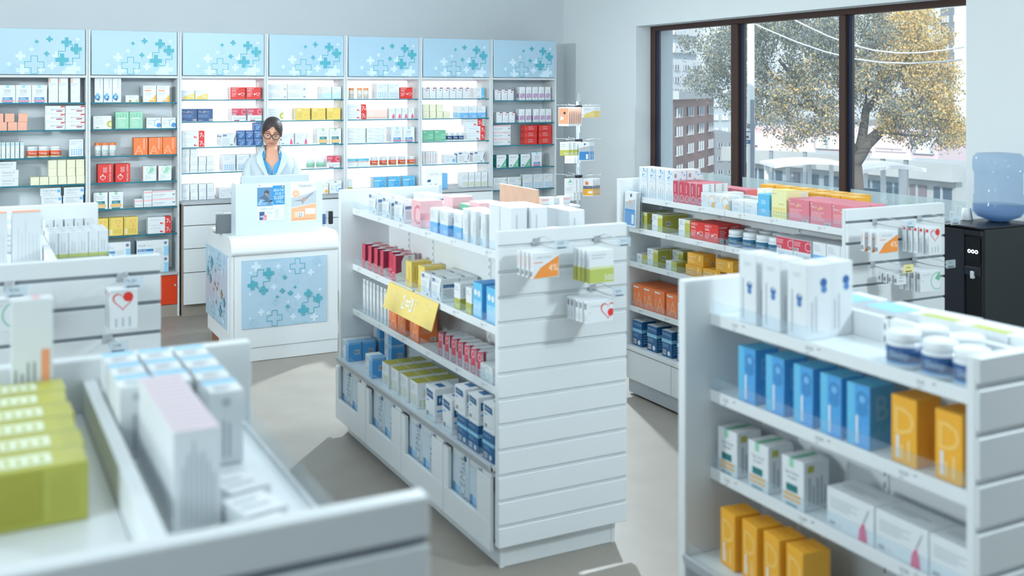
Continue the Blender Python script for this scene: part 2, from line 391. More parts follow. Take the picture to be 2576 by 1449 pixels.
K('thin', (.028, .1, .128), 'W', {'F': [('ring', .5, .88, .09, 'LBLUE', .5), ('l', .55, .1, .8, .35, 2, 'G', 1)], 'R': [('r', .05, .75, .3, .95, 'G')]}, 'slim white carton')
K('dots', (.108, .07, .14), 'W', {'F': [('t', .12, .85, .05, 'Nutrition Plus Daily', 'SKB'), ('l', .12, .68, .6, .8, 3, 'G'), ('t', .6, .5, .06, '1000', 'LBLUE'), ('g', .1, .08, .92, .44, 5, 3, 'SKB', 'c'), ('l', .55, .02, .9, .06, 1, 'GD')], 'L': [('g', .3, .08, .9, .44, 2, 3, 'SKB', 'c')]}, 'white box with blue dot grid')
K('vite', (.175, .1, .064), 'W', {'F': [('t', .32, .58, .26, 'Vitamin E', 'GD'), ('l', .32, .18, .8, .46, 3, 'G')]}, 'flat white vitamin E box')
K('honey', (.064, .1, .065), '#efe9c8', {'F': [('speck', .04, .04, .96, .96, 26, ['W', '#f0dc96', 'W', '#b9d8b8', 'PYEL', '#f3dca0'])], 'L': [('speck', .04, .04, .96, .96, 18, ['W', 'YEL', 'W'])], 'T': [('speck', .04, .04, .96, .96, 18, ['W', 'YEL', 'W'])]}, 'pale yellow patterned cube box')
K('eight', (.066, .07, .2), 'W', {'F': [('c', .32, .21, .11, 'DKB'), ('c', .36, .32, .06, 'SKB'), ('c', .32, .21, .05, 'LBLUE'), ('c', .42, .12, .05, 'NAVY'), ('l', .65, .1, .85, .35, 2, 'G', 1), ('t', .55, .95, .07, 'Pulvair+C', 'TX', -90), ('l', .1, .9, .4, .95, 1, 'G')]}, 'tall white carton with blue eight-shaped logo')
K('avocado', (.105, .07, .058), 'W', {'F': [('l', .1, .62, .8, .9, 3, 'G'), ('c', .35, .18, .18, 'LIME'), ('c', .32, .16, .1, 'BRN'), ('c', .85, .2, .2, '#c8d68a')]}, 'small white box with avocado print')
K('feed', (.105, .07, .137), 'W', {'F': [('t', .12, .84, .06, 'Feeling Well', 'GD'), ('r', .12, .66, .6, .74, 'LORG'), ('l', .12, .4, .7, .6, 3, 'G'), ('p', [(.38, .02), (.99, .02), (.99, .5), (.8, .28)], 'AMB'), ('t', .64, .04, .17, 'M', 'W')], 'L': [('l', .2, .3, .8, .9, 6, 'G'), ('p', [(.3, .02), (.98, .02), (.98, .3)], 'AMB')]}, 'white box with orange M corner')
K('viteavo', (.142, .1, .108), 'W', {'F': [('t', .12, .82, .09, 'Vitamin E', 'GD'), ('l', .12, .35, .75, .75, 5, 'G'), ('b', .14, .06, .34, .18), ('c', .94, .38, .26, 'LIME'), ('c', .97, .36, .16, '#dfe4a0')]}, 'white vitamin E box with avocado')
K('green', (.104, .12, .14), 'MINT', {'F': [('l', .1, .68, .85, .92, 4, 'LEAF', 1), ('r', .15, .58, .8, .64, 'W'), ('t', .2, .45, .07, 'Nature', 'W'), ('l', .2, .08, .8, .4, 5, '#bfe3cf')], 'L': [('l', .1, .5, .9, .92, 5, 'LEAF', 1), ('r', .15, .2, .5, .26, 'W')]}, 'mint green box')
K('hexa', (.115, .1, .088), 'W', {'F': [('t', .12, .72, .1, 'Brain Help', 'GD'), ('l', .12, .3, .5, .6, 3, 'G'), ('hex', .8, .5, .42, 'SKB', .16), ('hex', .86, .3, .24, 'DKB', 1), ('c', .16, .5, .03, 'K')]}, 'white box with blue hexagon')
K('orangeA', (.11, .1, .143), 'ORG', {'F': [('t', .05, .03, .52, 'A', 'LORG'), ('r', .7, .3, .78, .97, 'PEACH'), ('t', .9, .95, .09, 'Vitamin A', 'PEACH', -90), ('c', .16, .08, .03, 'W'), ('t', .25, .88, .07, 'B', 'PEACH')], 'R': [('t', .1, .82, .1, 'Vitamin A', 'W'), ('l', .1, .3, .8, .75, 6, 'PEACH'), ('b', .6, .04, .9, .16)], 'L': [('l', .2, .2, .8, .9, 5, 'LORG', 1)], 'T': [('r', .1, .3, .9, .5, 'LORG')]}, 'orange vitamin A box')
K('orangeA2', (.11, .1, .143), 'ORG', {'F': [('t', .25, .1, .62, 'A', 'LORG'), ('r', .08, .86, .6, .92, 'W'), ('l', .08, .3, .4, .6, 4, 'PEACH')], 'L': [('t', .1, .86, .07, 'Vitamin A', 'W'), ('l', .1, .3, .8, .8, 7, 'PEACH'), ('b', .62, .04, .9, .18)], 'R': [('t', .1, .82, .09, 'Vitamin A', 'W'), ('l', .1, .3, .8, .75, 6, 'PEACH'), ('b', .6, .04, .9, .16)]}, 'orange vitamin A box')
K('redheart', (.115, .1, .15), 'RED', {'F': [('hearto', .32, .25, .16, 'W', .22), ('x', .32, .42, .1, 'W'), ('t', .75, .96, .09, 'KARDIO CRUCIAL', 'W', -90), ('l', .35, .55, .6, .9, 4, 'W', 1)], 'L': [('l', .2, .2, .8, .9, 5, 'ROSE', 1)], 'T': []}, 'red box with upright heart print')
K('redwide', (.125, .08, .105), 'RED', {'F': [('t', .07, .82, .11, 'KARDIO', 'W'), ('t', .42, .82, .11, 'CRUCIAL', '#c01a14'), ('l', .07, .64, .5, .76, 2, 'W'), ('l', .07, .22, .45, .56, 4, 'PROSE'), ('hearto', .8, .4, .17, 'W', .2), ('x', .58, .42, .16, 'W')], 'L': [('r', .1, 0, .9, 1, 'W'), ('l', .2, .1, .8, .9, 4, 'G')], 'R': [('t', .1, .82, .1, 'KARDIO', 'W'), ('l', .1, .2, .8, .75, 6, 'PROSE'), ('b', .15, .04, .8, .25)], 'T': [('t', .07, .5, .2, 'KARDIO', '#b81812')]}, 'red box with white heart outline')
K('redflat', (.142, .09, .063), 'RED', {'F': [('t', .3, .66, .16, 'KARDIO', 'W'), ('l', .3, .3, .9, .55, 3, 'PROSE'), ('l', .05, .2, .2, .8, 4, '#f06a5a', 1)], 'L': [('l', .2, .2, .8, .8, 4, '#f06a5a', 1)]}, 'flat red carton')
K('leaf', (.104, .09, .125), 'W', {'F': [('ring', .6, .72, .28, 'MINT', .12), ('p', [(.35, .5), (.6, .95), (.85, .8), (.7, .55)], 'MINT'), ('l', .15, .15, .6, .42, 3, 'G'), ('c', .2, .1, .02, 'K')], 'L': [('r', .05, .05, .95, .95, 'PROSE'), ('c', .6, .85, .06, 'LIME'), ('l', .2, .1, .8, .7, 4, 'TX', 1)]}, 'white box with green leaf ring')
K('rawgreen', (.11, .07, .137), 'W', {'F': [('r', .4, .84, .6, 1, 'MINT'), ('t', .5, .7, .07, 'Raw Green', 'GD', 0, 'c'), ('t', .5, .58, .07, 'Powder', 'GD', 0, 'c'), ('r', .2, .3, .8, .48, 'DKT'), ('l', .28, .33, .75, .45, 2, '#9cc'), ('r', .12, .2, .88, .27, 'AMB'), ('r', .12, .11, .88, .17, 'AMB'), ('r', .2, 0, .8, .07, 'DKT')], 'T': [('r', .4, 0, .6, 1, 'LEAF')], 'R': [('r', .3, .84, .7, .96, 'LIMD'), ('l', .2, .1, .85, .78, 5, 'TX', 1)], 'L': [('l', .3, .1, .8, .9, 4, 'G', 1)]}, 'white raw green powder box')
K('rawflat', (.15, .1, .06), 'W', {'F': [('t', .12, .68, .14, 'Raw Green Powder', 'GD'), ('l', .12, .15, .7, .6, 4, 'G'), ('r', .84, .45, .98, .75, 'MINT')]}, 'flat white carton with green square')
K('diclosm', (.065, .09, .068), 'W', {'F': [('r', .05, .66, .95, .86, 'PROSE'), ('t', .08, .2, .13, 'Diclonoflank', 'GD')]}, 'small pink-banded white box')
K('diclo', (.19, .1, .065), 'W', {'F': [('r', .02, .8, .9, .95, 'PROSE'), ('t', .05, .4, .18, 'Diclonoflank', 'GD'), ('t', .48, .42, .14, '50%', 'G'), ('l', .05, .2, .6, .32, 1, 'G'), ('b', .84, .35, .97, .6)]}, 'long white carton with pale pink band')
K('dicloplain', (.172, .1, .067), 'W', {'F': [('t', .05, .62, .15, 'Diclonoflank', 'TX'), ('t', .48, .64, .1, '50%', 'G'), ('l', .05, .3, .7, .55, 2, 'G'), ('b', .82, .2, .95, .42)]}, 'long plain white carton')
K('yellowup', (.11, .09, .148), 'YEL', {'F': [('hearto', .62, .72, .15, 'ORG', .14), ('x', .66, .52, .09, 'ORG'), ('t', .12, .4, .1, 'CRUCIAL', 'LIMD', 90), ('l', .3, .12, .85, .45, 6, '#c9a92c', 1), ('r', .12, .08, .22, .34, 'W')]}, 'upright yellow box with heart')
K('yellow', (.125, .08, .105), 'YEL', {'F': [('t', .4, .8, .12, 'CRUCIAL', '#d8b232'), ('r', .06, .8, .36, .9, '#f4df9a'), ('l', .07, .2, .5, .65, 5, '#caa437'), ('hearto', .82, .42, .16, 'AMB', .14), ('x', .62, .44, .13, 'AMB')], 'L': [('r', .1, 0, .6, 1, 'W')]}, 'yellow box with heart outline')
K('tretin', (.186, .09, .068), 'W', {'F': [('t', .06, .58, .16, 'TRETINIMOM', 'G'), ('c', .56, .24, .11, 'RED'), ('c', .63, .2, .08, 'CRIM'), ('r', .74, .0, 1, 1, 'RED'), ('t', .78, .2, .55, '7', 'W'), ('t', .89, .22, .3, '%', 'W')], 'L': [('l', .2, .2, .8, .8, 3, 'G')], 'T': [('r', .74, 0, 1, .9, 'RED')]}, 'white carton with red 7% end')
K('mask', (.255, .12, .135), 'W', {'F': [('t', .07, .64, .12, 'FACE', 'GD'), ('t', .32, .64, .12, 'Mask', 'G'), ('r', .03, .32, .52, .48, 'DKB'), ('t', .06, .34, .1, 'BFE 95%', 'W'), ('r', .03, .03, .52, .27, 'LBLUE'), ('c', .9, .8, .09, 'MASKB'), ('l', .87, .76, .94, .84, 2, 'W'),
    ('p', [(.84, .03), (.99, .03), (.99, .58), (.84, .58)], 'LBLUE'), ('p', [(.55, .55), (.72, .64), (.86, .5), (.86, .2), (.74, .05), (.6, .1)], '#dfe6ea'), ('l', .58, .12, .84, .5, 5, 'G')], 'L': [('r', .03, .05, .97, .98, 'MASKB')], 'T': [('r', .1, .4, .9, .6, 'PBLUE')]}, 'white and blue face mask box')
K('abs', (.105, .07, .08), 'W', {'F': [('t', .05, .76, .12, 'Abkorbin', 'G'), ('p', [(.01, .02), (.99, .02), (.99, .66), (.2, .35)], 'YEL'), ('t', .55, .15, .28, '7%', 'W')]}, 'white box with yellow 7% wedge')
K('navy', (.125, .08, .107), 'NAVY', {'F': [('t', .05, .72, .12, 'NeuroSleep', '#9fb8d8'), ('c', .38, .78, .09, 'AMB'), ('c', .35, .81, .07, 'NAVY'), ('l', .05, .3, .85, .6, 5, '#6b8bb8'), ('b', .74, .05, .97, .2), ('l', .05, .05, .4, .14, 1, '#9fb8d8')]}, 'navy box with yellow moon')
K('grip', (.122, .08, .108), 'W', {'F': [('p', [(.01, .44), (.99, .44), (.99, .99), (.01, .99)], 'CRIM'), ('hex', .86, .72, .22, 'PROSE', .2), ('l', .05, .68, .6, .9, 3, 'PROSE'), ('b', .05, .46, .3, .6), ('t', .14, .16, .17, 'Gripozex', 'TX'), ('p', [(.14, .0), (.5, .0), (.55, .08), (.2, .08)], 'MAR')], 'L': [('r', .2, 0, .8, 1, '#f0d5dc')]}, 'white and crimson box')
K('fatty', (.122, .09, .108), 'W', {'F': [('r', .1, .78, .38, .93, 'NAVY'), ('t', .12, .8, .09, 'Omega-3', 'W'), ('t', .44, .8, .1, 'FATTY', 'G'), ('l', .1, .15, .8, .66, 7, 'G'), ('b', .62, .06, .8, .17), ('p', [(.86, .3), (.98, .5), (.99, .95), (.92, .62)], 'NAVY'), ('p', [(.9, .42), (.96, .38), (.99, .06)], 'NAVY')],
    'L': [('r', .15, .7, .9, .84, 'NAVY'), ('l', .15, .15, .85, .6, 6, 'TX')], 'R': [('r', .1, .62, .75, .76, 'NAVY'), ('t', .14, .65, .07, 'Omega 3', 'LBLUE'), ('l', .12, .15, .8, .55, 6, 'TX'), ('p', [(.88, .2), (.99, .5), (.93, .42), (.8, .1)], 'NAVY')], 'T': [('l', .1, .2, .6, .5, 2, 'TX'), ('p', [(.5, .3), (.75, .42), (.98, .3), (.75, .24)], 'NAVY')]}, 'white box with navy fish print')
K('flax', (.065, .07, .066), '#35619e', {'F': [('t', .1, .66, .17, 'Flobuilo + C', 'W'), ('c', .45, .32, .2, '#8fb2da'), ('c', .72, .5, .14, '#6f98cc'), ('c', .42, .32, .1, '#35619e'), ('l', .1, .08, .6, .16, 1, '#8fb2da')]}, 'small blue cube box')
K('tension', (.14, .08, .085), 'W', {'F': [('t', .08, .74, .11, 'Tension Help', 'G'), ('l', .08, .2, .45, .4, 2, 'G'), ('c', .1, .55, .03, 'K'), ('ring', .9, .5, .34, 'CRIM', .12)]}, 'white box with dark red ring')
K('bw', (.085, .08, .112), 'W', {'F': [('l', .1, .7, .7, .9, 3, 'G'), ('p', [(.02, .02), (.98, .02), (.98, .6), (.02, .4)], 'PBLUE'), ('t', .4, .08, .16, '10.1', 'W')], 'L': [('r', .02, .02, .98, .4, 'PBLUE')]}, 'white box with pale blue base')
K('spray', (.12, .08, .1), 'W', {'F': [('l', .08, .55, .7, .85, 5, 'G'), ('b', .08, .06, .3, .18), ('l', .35, .08, .5, .14, 1, 'TX'), ('p', [(.7, .04), (.9, .04), (.88, .38), (.8, .55), (.74, .38)], 'PINK'), ('p', [(.8, .55), (.82, .55), (.95, .9), (.93, .9)], 'TX')], 'T': [('l', .1, .3, .8, .6, 2, 'G')]}, 'white box with pink bottle print')
K('spraysm', (.058, .06, .1), 'W', {'F': [('l', .1, .6, .7, .9, 4, 'G'), ('p', [(.5, .04), (.92, .04), (.88, .38), (.7, .5), (.55, .3)], 'PINK')]}, 'small white box with pink bottle print')
K('roundor', (.098, .08, .09), 'W', {'F': [('l', .08, .6, .5, .8, 2, 'G'), ('ring', .68, .45, .36, 'AMB', .1), ('c', .8, .25, .17, 'AMB')]}, 'white box with amber ring')
K('flatslip', (.12, .1, .028), 'W', {'F': [('b', .4, .2, .6, .8)]}, 'thin white carton')
K('peachlong', (.2, .08, .085), '#f7d3c6', {'F': [('p', [(.15, .3), (.38, .6), (.15, .8)], 'W'), ('r', .05, .1, .95, .22, '#f5beaa'), ('r', 0, 0, 1, .08, 'W')]}, 'long pale peach box')
K('bubble', (.173, .1, .066), 'W', {'F': [('l', .05, .45, .45, .75, 2, 'G'), ('speck', .5, .05, .97, .95, 22, ['SKB', 'LBLUE', 'DKB', 'PBLUE'])]}, 'white carton with blue bubbles')
K('lasting', (.105, .08, .076), 'W', {'F': [('r', 0, .66, 1, .94, '#2aa6c4'), ('t', .05, .72, .14, 'Long Lasting', 'W'), ('r', 0, .56, 1, .61, 'RED'), ('l', .08, .3, .7, .45, 1, 'G')]}, 'white box with turquoise band')
K('g500', (.045, .05, .12), 'W', {'F': [('r', 0, 0, 1, .4, 'LIME'), ('t', .1, .06, .16, '500', 'W')]}, 'white box with lime base')
K('blueB', (.123, .09, .128), 'CYAN', {'F': [('t', .5, .1, .62, 'B', 'BLUE'), ('r', .04, .72, .6, .78, 'W'), ('l', .06, .1, .45, .62, 5, 'LBLUE'), ('c', .86, .1, .03, 'W')], 'L': [('r', .05, 0, .95, 1, '#d8ecf6')], 'T': [('r', .05, .1, .95, .8, 'LBLUE')]}, 'light blue vitamin B box')
K('thous', (.092, .08, .105), 'W', {'F': [('l', .1, .65, .6, .9, 3, 'G'), ('c', .12, .52, .03, 'K'), ('r', .68, 0, 1, 1, 'CYAN'), ('t', .7, .08, .16, '1000', 'W'), ('l', .1, .1, .5, .2, 1, 'G')]}, 'white box with blue 1000 end')
K('b500', (.089, .08, .112), 'W', {'F': [('l', .1, .6, .7, .9, 4, 'G'), ('r', 0, 0, 1, .44, 'SKB'), ('t', .45, .05, .17, '500', 'W')], 'L': [('r', 0, 0, 1, .44, 'LBLUE')], 'R': [('r', 0, 0, 1, .44, 'BLUE'), ('l', .3, .5, .6, .92, 2, 'TX', 1)]}, 'white box with blue 500 base')
K('greenwide', (.12, .1, .104), 'LEAF', {'F': [('l', .1, .1, .8, .5, 4, 'MINT'), ('r', .1, .82, .35, .88, 'W'), ('r', .6, .5, .9, .64, 'MINT'), ('r', .6, .25, .9, .4, 'MINT')]}, 'leaf green box')
K('ironthin', (.022, .09, .12), 'W', {'F': [('l', .3, .1, .7, .9, 1, 'LORG', 1), ('l', .6, .5, .9, .9, 1, 'G', 1)]}, 'slim white carton with orange line')
K('kami', (.115, .08, .082), 'W', {'F': [('t', .1, .7, .14, 'Kaminosam', 'TX'), ('l', .1, .25, .5, .55, 3, 'G'), ('c', .8, .36, .2, 'SKB'), ('c', .88, .25, .12, 'LBLUE')]}, 'white box with blue disc')
K('greensq', (.062, .11, .137), 'W', {'F': [('l', .15, .55, .8, .9, 3, 'G', 1), ('g', .1, .08, .92, .36, 3, 3, 'LIME', 's')]}, 'white box with small green squares')
K('blueflat', (.14, .1, .07), 'SKB', {'F': []}, 'plain blue carton')
K('purple', (.062, .08, .132), 'W', {'F': [('l', .5, .5, .8, .9, 2, 'G', 1), ('r', .1, .18, .9, .5, 'PUR'), ('p', [(.1, .5), (.14, .5), (.9, .18), (.86, .18)], 'W'), ('l', .3, .06, .7, .12, 1, 'GD')], 'L': [('r', .2, .18, .9, .5, 'PUR')]}, 'white box with purple square')
K('hart', (.107, .08, .125), 'W', {'F': [('t', .12, .74, .12, 'Hartivol', 'GD'), ('l', .12, .5, .5, .6, 1, 'G'), ('b', .1, .08, .35, .22), ('p', [(.36, .01), (.99, .01), (.99, .72)], 'LEAF'), ('c', .84, .2, .05, 'W')], 'L': [('r', 0, 0, 1, 1, '#1e8f88'), ('c', .5, .8, .06, 'W')]}, 'white box with green triangle')
# gondola stock
K('grside', (.05, .122, .11), 'CRIM', {'F': [('hex', .5, .72, .2, 'PROSE', .2), ('b', .2, .06, .7, .25)], 'L': [('r', 0, 0, 1, 1, 'W'), ('t', .5, .12, .17, 'Gripozex', 'GD', 90), ('r', .1, .75, .3, 1, 'CRIM')], 'R': [('r', 0, 0, 1, 1, 'W'), ('r', 0, .45, .28, 1, 'CRIM'), ('t', .75, .15, .16, 'Gripozex', 'TX', 90), ('p', [(.9, .05), (1, .05), (1, .5), (.9, .4)], 'MAR')]}, 'slim crimson carton')
K('gripup', (.05, .108, .13), 'CRIM', {'F': [('hex', .5, .2, .16, 'PROSE', .2), ('r', .1, .6, .25, .95, '#a81a36')], 'R': [('r', 0, 0, 1, 1, '#eceae6'), ('p', [(0, .3), (.0, 1), (.45, 1), (.3, .75), (.3, .35)], 'MAR'), ('t', .8, .12, .2, 'Gripozex', 'GD', 90), ('p', [(.9, .05), (1, .05), (1, .6), (.9, .5)], 'MAR')], 'T': [('r', .1, .1, .9, .5, 'W')]}, 'upright crimson carton')
K('pinkC', (.11, .12, .13), '#f2b9be', {'F': [('t', .3, .1, .75, 'C', 'ROSE'), ('l', .06, .5, .35, .9, 4, 'PROSE'), ('c', .88, .1, .05, 'W')], 'R': [('r', .0, .3, 1, .55, '#e5a0a8'), ('l', .1, .6, .8, .9, 4, 'PROSE'), ('r', .5, .2, .8, .32, '#e8c8b8')], 'T': [('r', .1, .2, .9, .8, '#f6e2e3')]}, 'pink vitamin C box')
K('tallw', (.05, .1, .145), 'W', {'F': [('l', .5, .3, .9, .9, 2, 'G', 1), ('p', [(.1, .05), (.5, .05), (.1, .25)], 'LBLUE')], 'R': [('l', .2, .45, .6, .95, 3, 'TX', 1), ('c', .7, .12, .05, 'SKB')], 'T': [('l', .2, .3, .8, .7, 1, 'G')]}, 'upright white carton with blue foot')
K('tallwhite', (.075, .1, .19), 'W', {'F': [('l', .6, .1, .8, .4, 1, 'G', 1), ('l', .3, .4, .5, .9, 1, 'G', 1)], 'R': [('b', .55, .72, .85, .88), ('l', .2, .3, .5, .8, 2, 'G', 1)]}, 'tall plain white carton')
K('yellowside', (.075, .11, .125), 'YEL', {'F': [('c', .4, .2, .1, 'AMB'), ('l', .5, .3, .8, .9, 2, '#d9b53a', 1)], 'R': [('l', .15, .3, .6, .85, 4, '#c9a32c', 1), ('r', .7, .5, .82, .9, '#f7e7b0')], 'T': [('r', .3, .1, .6, .5, 'W')]}, 'yellow carton with heart')
K('g500b', (.06, .06, .115), 'W', {'F': [('r', 0, 0, 1, .42, 'LIME'), ('t', .2, .06, .15, '500', '#dfe3a0'), ('l', .1, .7, .8, .9, 2, 'G')], 'R': [('r', 0, 0, 1, .42, 'LIMD'), ('l', .3, .5, .6, .92, 2, 'TX', 1)]}, 'white box with lime green base')
K('blueBig', (.085, .1, .15), 'CYAN', {'F': [('r', .05, .05, .95, .5, 'LBLUE'), ('c', .3, .72, .09, 'W'), ('c', .68, .7, .09, 'W'), ('l', .15, .1, .85, .45, 4, 'W', 1)], 'R': [('r', 0, 0, 1, 1, 'BLUE'), ('l', .2, .1, .8, .8, 4, 'SKB', 1)], 'T': [('r', 0, .0, 1, 1, 'BLUE')]}, 'light blue vitamin B box')
K('floral', (.033, .06, .185), 'W', {'F': [('speck', .05, .6, .95, .97, 18, ['MINT', 'PROSE', 'LEAF', '#e6ecec', 'PROSE']), ('l', .3, .05, .7, .5, 1, 'G', 1)]}, 'slim white floral carton')
K('grthin', (.044, .1, .105), 'CRIM', {'F': [('hex', .5, .78, .16, 'PROSE', .3), ('b', .25, .06, .8, .3)], 'R': [('r', 0, 0, 1, 1, 'W'), ('t', .75, .12, .2, 'Gripozex', 'TX', 90), ('r', .05, .5, .2, 1, 'MAR')], 'T': [('r', 0, 0, 1, 1, 'W'), ('r', .6, 0, 1, .3, 'CRIM')], 'L': [('r', 0, 0, 1, 1, 'W')]}, 'slim crimson and white carton')
K('leafbox', (.12, .11, .07), 'W', {'F': [('ring', .55, .5, .4, 'LEAF', .08), ('l', .1, .2, .4, .8, 3, 'G')], 'T': [('b', .6, .5, .85, .75)], 'R': [('p', [(.2, .1), (.5, .5), (.3, .9)], 'LEAF')]}, 'white box with green leaf line')
K('k1000', (.11, .075, .107), 'W', {'F': [('l', .08, .68, .5, .92, 3, 'TX'), ('c', .1, .6, .03, 'K'), ('l', .08, .3, .4, .42, 3, 'G'), ('r', .55, 0, 1, .97, 'SKB'), ('r', .55, .82, 1, .97, 'LBLUE'), ('t', .58, .05, .18, '1000', 'LBLUE')], 'R': [('r', 0, 0, 1, .97, 'BLUE'), ('r', 0, .85, .9, .97, 'SKB'), ('b', .45, .35, .8, .58)], 'T': [('r', .55, 0, 1, 1, 'SKB')]}, 'white and blue 1000 box')
K('lime9', (.088, .068, .12), 'W', {'F': [('l', .12, .62, .7, .9, 4, 'G'), ('g', .08, .12, .92, .52, 4, 5, '#b6be62', 's')], 'R': [('t', .6, .45, .1, 'Daily', 'LIMD', 90), ('t', .8, .45, .08, 'Be 800', 'LIMD', 90), ('g', .1, .06, .9, .34, 3, 3, '#b6be62', 's'), ('l', .78, .4, .92, .9, 1, 'G', 1)], 'T': [('r', 0, 0, 1, 1, 'LIMD')]}, 'lime-topped white box')
K('maskw', (.1, .11, .15), 'W', {'F': [('p', [(.12, .7), (.85, .66), (.8, .88), (.1, .92)], 'MASKB'), ('t', .16, .76, .07, 'FACEMask', 'W'), ('r', .1, .56, .35, .6, 'BLUE'), ('c', .7, .4, .14, '#e2e7ea'), ('b', .12, .1, .38, .26), ('l', .5, .12, .85, .2, 1, 'G')], 'R': [('r', .1, .5, 1, .8, 'MASKB'), ('t', .2, .58, .13, 'FACE', 'W'), ('r', .1, .3, .8, .36, 'BLUE'), ('r', .3, .06, .9, .1, 'CRIM'), ('l', .1, .15, .8, .25, 2, 'G')], 'T': [('r', .2, .3, .8, .6, 'MASKB')]}, 'white face mask box')
K('maskb', (.1, .11, .15), 'MASKB', {'F': [('t', .1, .82, .09, 'FACEMask', '#8fb6d8'), ('r', 0, .55, 1, .68, '#7fc0de'), ('l', .12, .36, .8, .5, 3, '#7fa8c8'), ('b', .12, .08, .42, .26), ('c', .72, .16, .09, 'W')], 'R': [('r', 0, .55, 1, .68, '#7fc0de'), ('l', .12, .1, .8, .5, 4, '#7fa8c8')], 'T': [('r', 0, 0, 1, 1, 'W'), ('t', .1, .3, .3, 'FACE', 'GD')]}, 'dark blue face mask box')
K('maskd', (.16, .09, .25), 'W', {'F': [('t', .78, .06, .2, 'FACEMask', 'GD', 90), ('l', .84, .06, .96, .9, 2, 'G', 1), ('p', [(.02, .35), (.38, .5), (.5, .72), (.4, .9), (.05, .9)], '#dfe6ea'), ('r', .02, .02, .2, .42, 'DKB'), ('r', .2, .02, .42, .4, 'LBLUE'), ('c', .8, .93, .05, 'MASKB')]}, 'face mask box')
K('limek', (.11, .09, .107), 'W', {'F': [('l', .08, .68, .5, .92, 3, 'TX'), ('c', .1, .6, .03, 'K'), ('l', .08, .3, .4, .42, 3, 'G'), ('r', .55, 0, 1, .97, 'LIME'), ('r', .55, .82, 1, .97, '#d5da98'), ('t', .58, .05, .18, '1000', '#dfe3a8')], 'R': [('r', 0, 0, 1, .97, 'LIMD'), ('b', .3, .4, .65, .65)], 'T': [('r', .55, 0, 1, 1, 'LIMD')]}, 'white and lime 1000 box')
K('limelow', (.11, .09, .06), 'W', {'F': [('l', .08, .5, .4, .85, 2, 'TX'), ('r', .5, 0, 1, .97, 'LIME'), ('t', .54, .1, .4, '1000', '#dfe3a8')], 'R': [('r', 0, 0, 1, .97, 'LIMD')], 'T': [('r', .5, 0, 1, 1, 'LIME')]}, 'low white and lime carton')
K('amber', (.15, .09, .068), 'AMB', {'F': [('t', .08, .62, .17, 'Vitamin D', '#fff0d0'), ('l', .08, .2, .5, .5, 2, '#ffd890'), ('r', .72, .45, .84, .85, '#fbd27c')], 'R': [('b', .6, .1, .85, .35), ('l', .1, .4, .6, .8, 3, '#ffcf70')], 'T': [('l', .1, .2, .7, .7, 3, '#ffc24a')]}, 'amber vitamin D carton')
K('bubtall', (.085, .1, .19), 'W', {'F': [('speck', .45, .55, .98, .98, 26, ['SKB', 'LBLUE', 'DKB', 'PBLUE', 'PBLUE']), ('l', .3, .05, .9, .42, 3, 'G', 1)], 'R': [('b', .1, .75, .3, .9), ('speck', .55, .5, .98, .95, 10, ['SKB', 'LBLUE'])]}, 'tall white carton with blue bubbles')
K('griptall', (.05, .09, .13), 'CRIM', {'F': [('hex', .5, .25, .16, 'W', .14), ('l', .3, .5, .6, .95, 1, 'PROSE', 1)], 'L': [('r', 0, 0, 1, 1, 'W'), ('t', .5, .1, .2, 'Gripozex', 'GD', 90)], 'R': [('r', 0, 0, 1, 1, 'W'), ('t', .7, .1, .2, 'Gripozex', 'GD', 90)]}, 'crimson carton with hexagon')
K('ringor', (.12, .09, .085), 'W', {'F': [('l', .08, .5, .5, .85, 3, 'G'), ('ring', .78, .5, .36, 'AMB', .12), ('c', .92, .28, .18, 'AMB'), ('c', .08, .45, .03, 'K')], 'R': [('l', .2, .1, .8, .9, 3, 'G', 1)]}, 'white box with amber ring print')
K('wsmall', (.035, .09, .09), 'W', {'F': [('b', .2, .06, .8, .25), ('l', .3, .4, .7, .9, 1, 'G', 1)]}, 'small white carton on end')
K('wflat', (.1, .1, .07), 'W', {'F': [('t', .1, .6, .15, 'TRETINI', 'G'), ('l', .1, .2, .7, .4, 2, 'G')]}, 'squat white carton')
K('blueS', (.09, .09, .12), 'CYAN', {'F': [('r', .3, .55, .7, .75, 'LBLUE'), ('r', .3, .2, .7, .35, 'LBLUE')]}, 'sky blue carton')
K('pyel', (.11, .1, .15), 'PYEL', {'F': [('t', .06, .85, .05, 'Natural', 'TX'), ('g', .06, .06, .94, .42, 5, 3, 'YEL', 's'), ('l', .5, .5, .9, .56, 1, 'LIME')], 'R': [('g', .06, .06, .94, .42, 4, 3, 'YEL', 's')], 'T': [('r', 0, 0, 1, 1, '#f0ea7e')]}, 'pale yellow box with yellow squares')
K('pyellong', (.06, .08, .13), '#efeed6', {'F': [('l', .3, .1, .7, .8, 2, 'G', 1)], 'R': [('b', .4, .5, .6, .85), ('r', 0, 0, 1, .25, 'PYEL')], 'T': [('r', .1, .1, .9, .9, '#f3e8dc')]}, 'cream carton standing behind')
K('pinkmoon', (.147, .1, .118), 'ROSE', {'F': [('t', .06, .72, .1, 'NeuroSleep', '#fbdde0'), ('c', .42, .75, .09, 'YEL'), ('c', .39, .78, .075, 'ROSE'), ('l', .06, .2, .8, .58, 5, '#f6b3bc'), ('b', .68, .05, .94, .17), ('c', .06, .9, .03, 'W')], 'R': [('t', .1, .8, .08, 'Neuro', '#fbdde0'), ('l', .1, .2, .8, .7, 5, '#f6b3bc')], 'T': [('l', .1, .3, .7, .7, 2, '#f6a6b0')]}, 'pink box with yellow moon')
K('ambertop', (.11, .09, .152), 'AMB', {'F': [('l', .1, .2, .8, .8, 4, '#ffd890')], 'T': [('r', .1, .1, .9, .9, '#f9c65c')]}, 'amber carton')
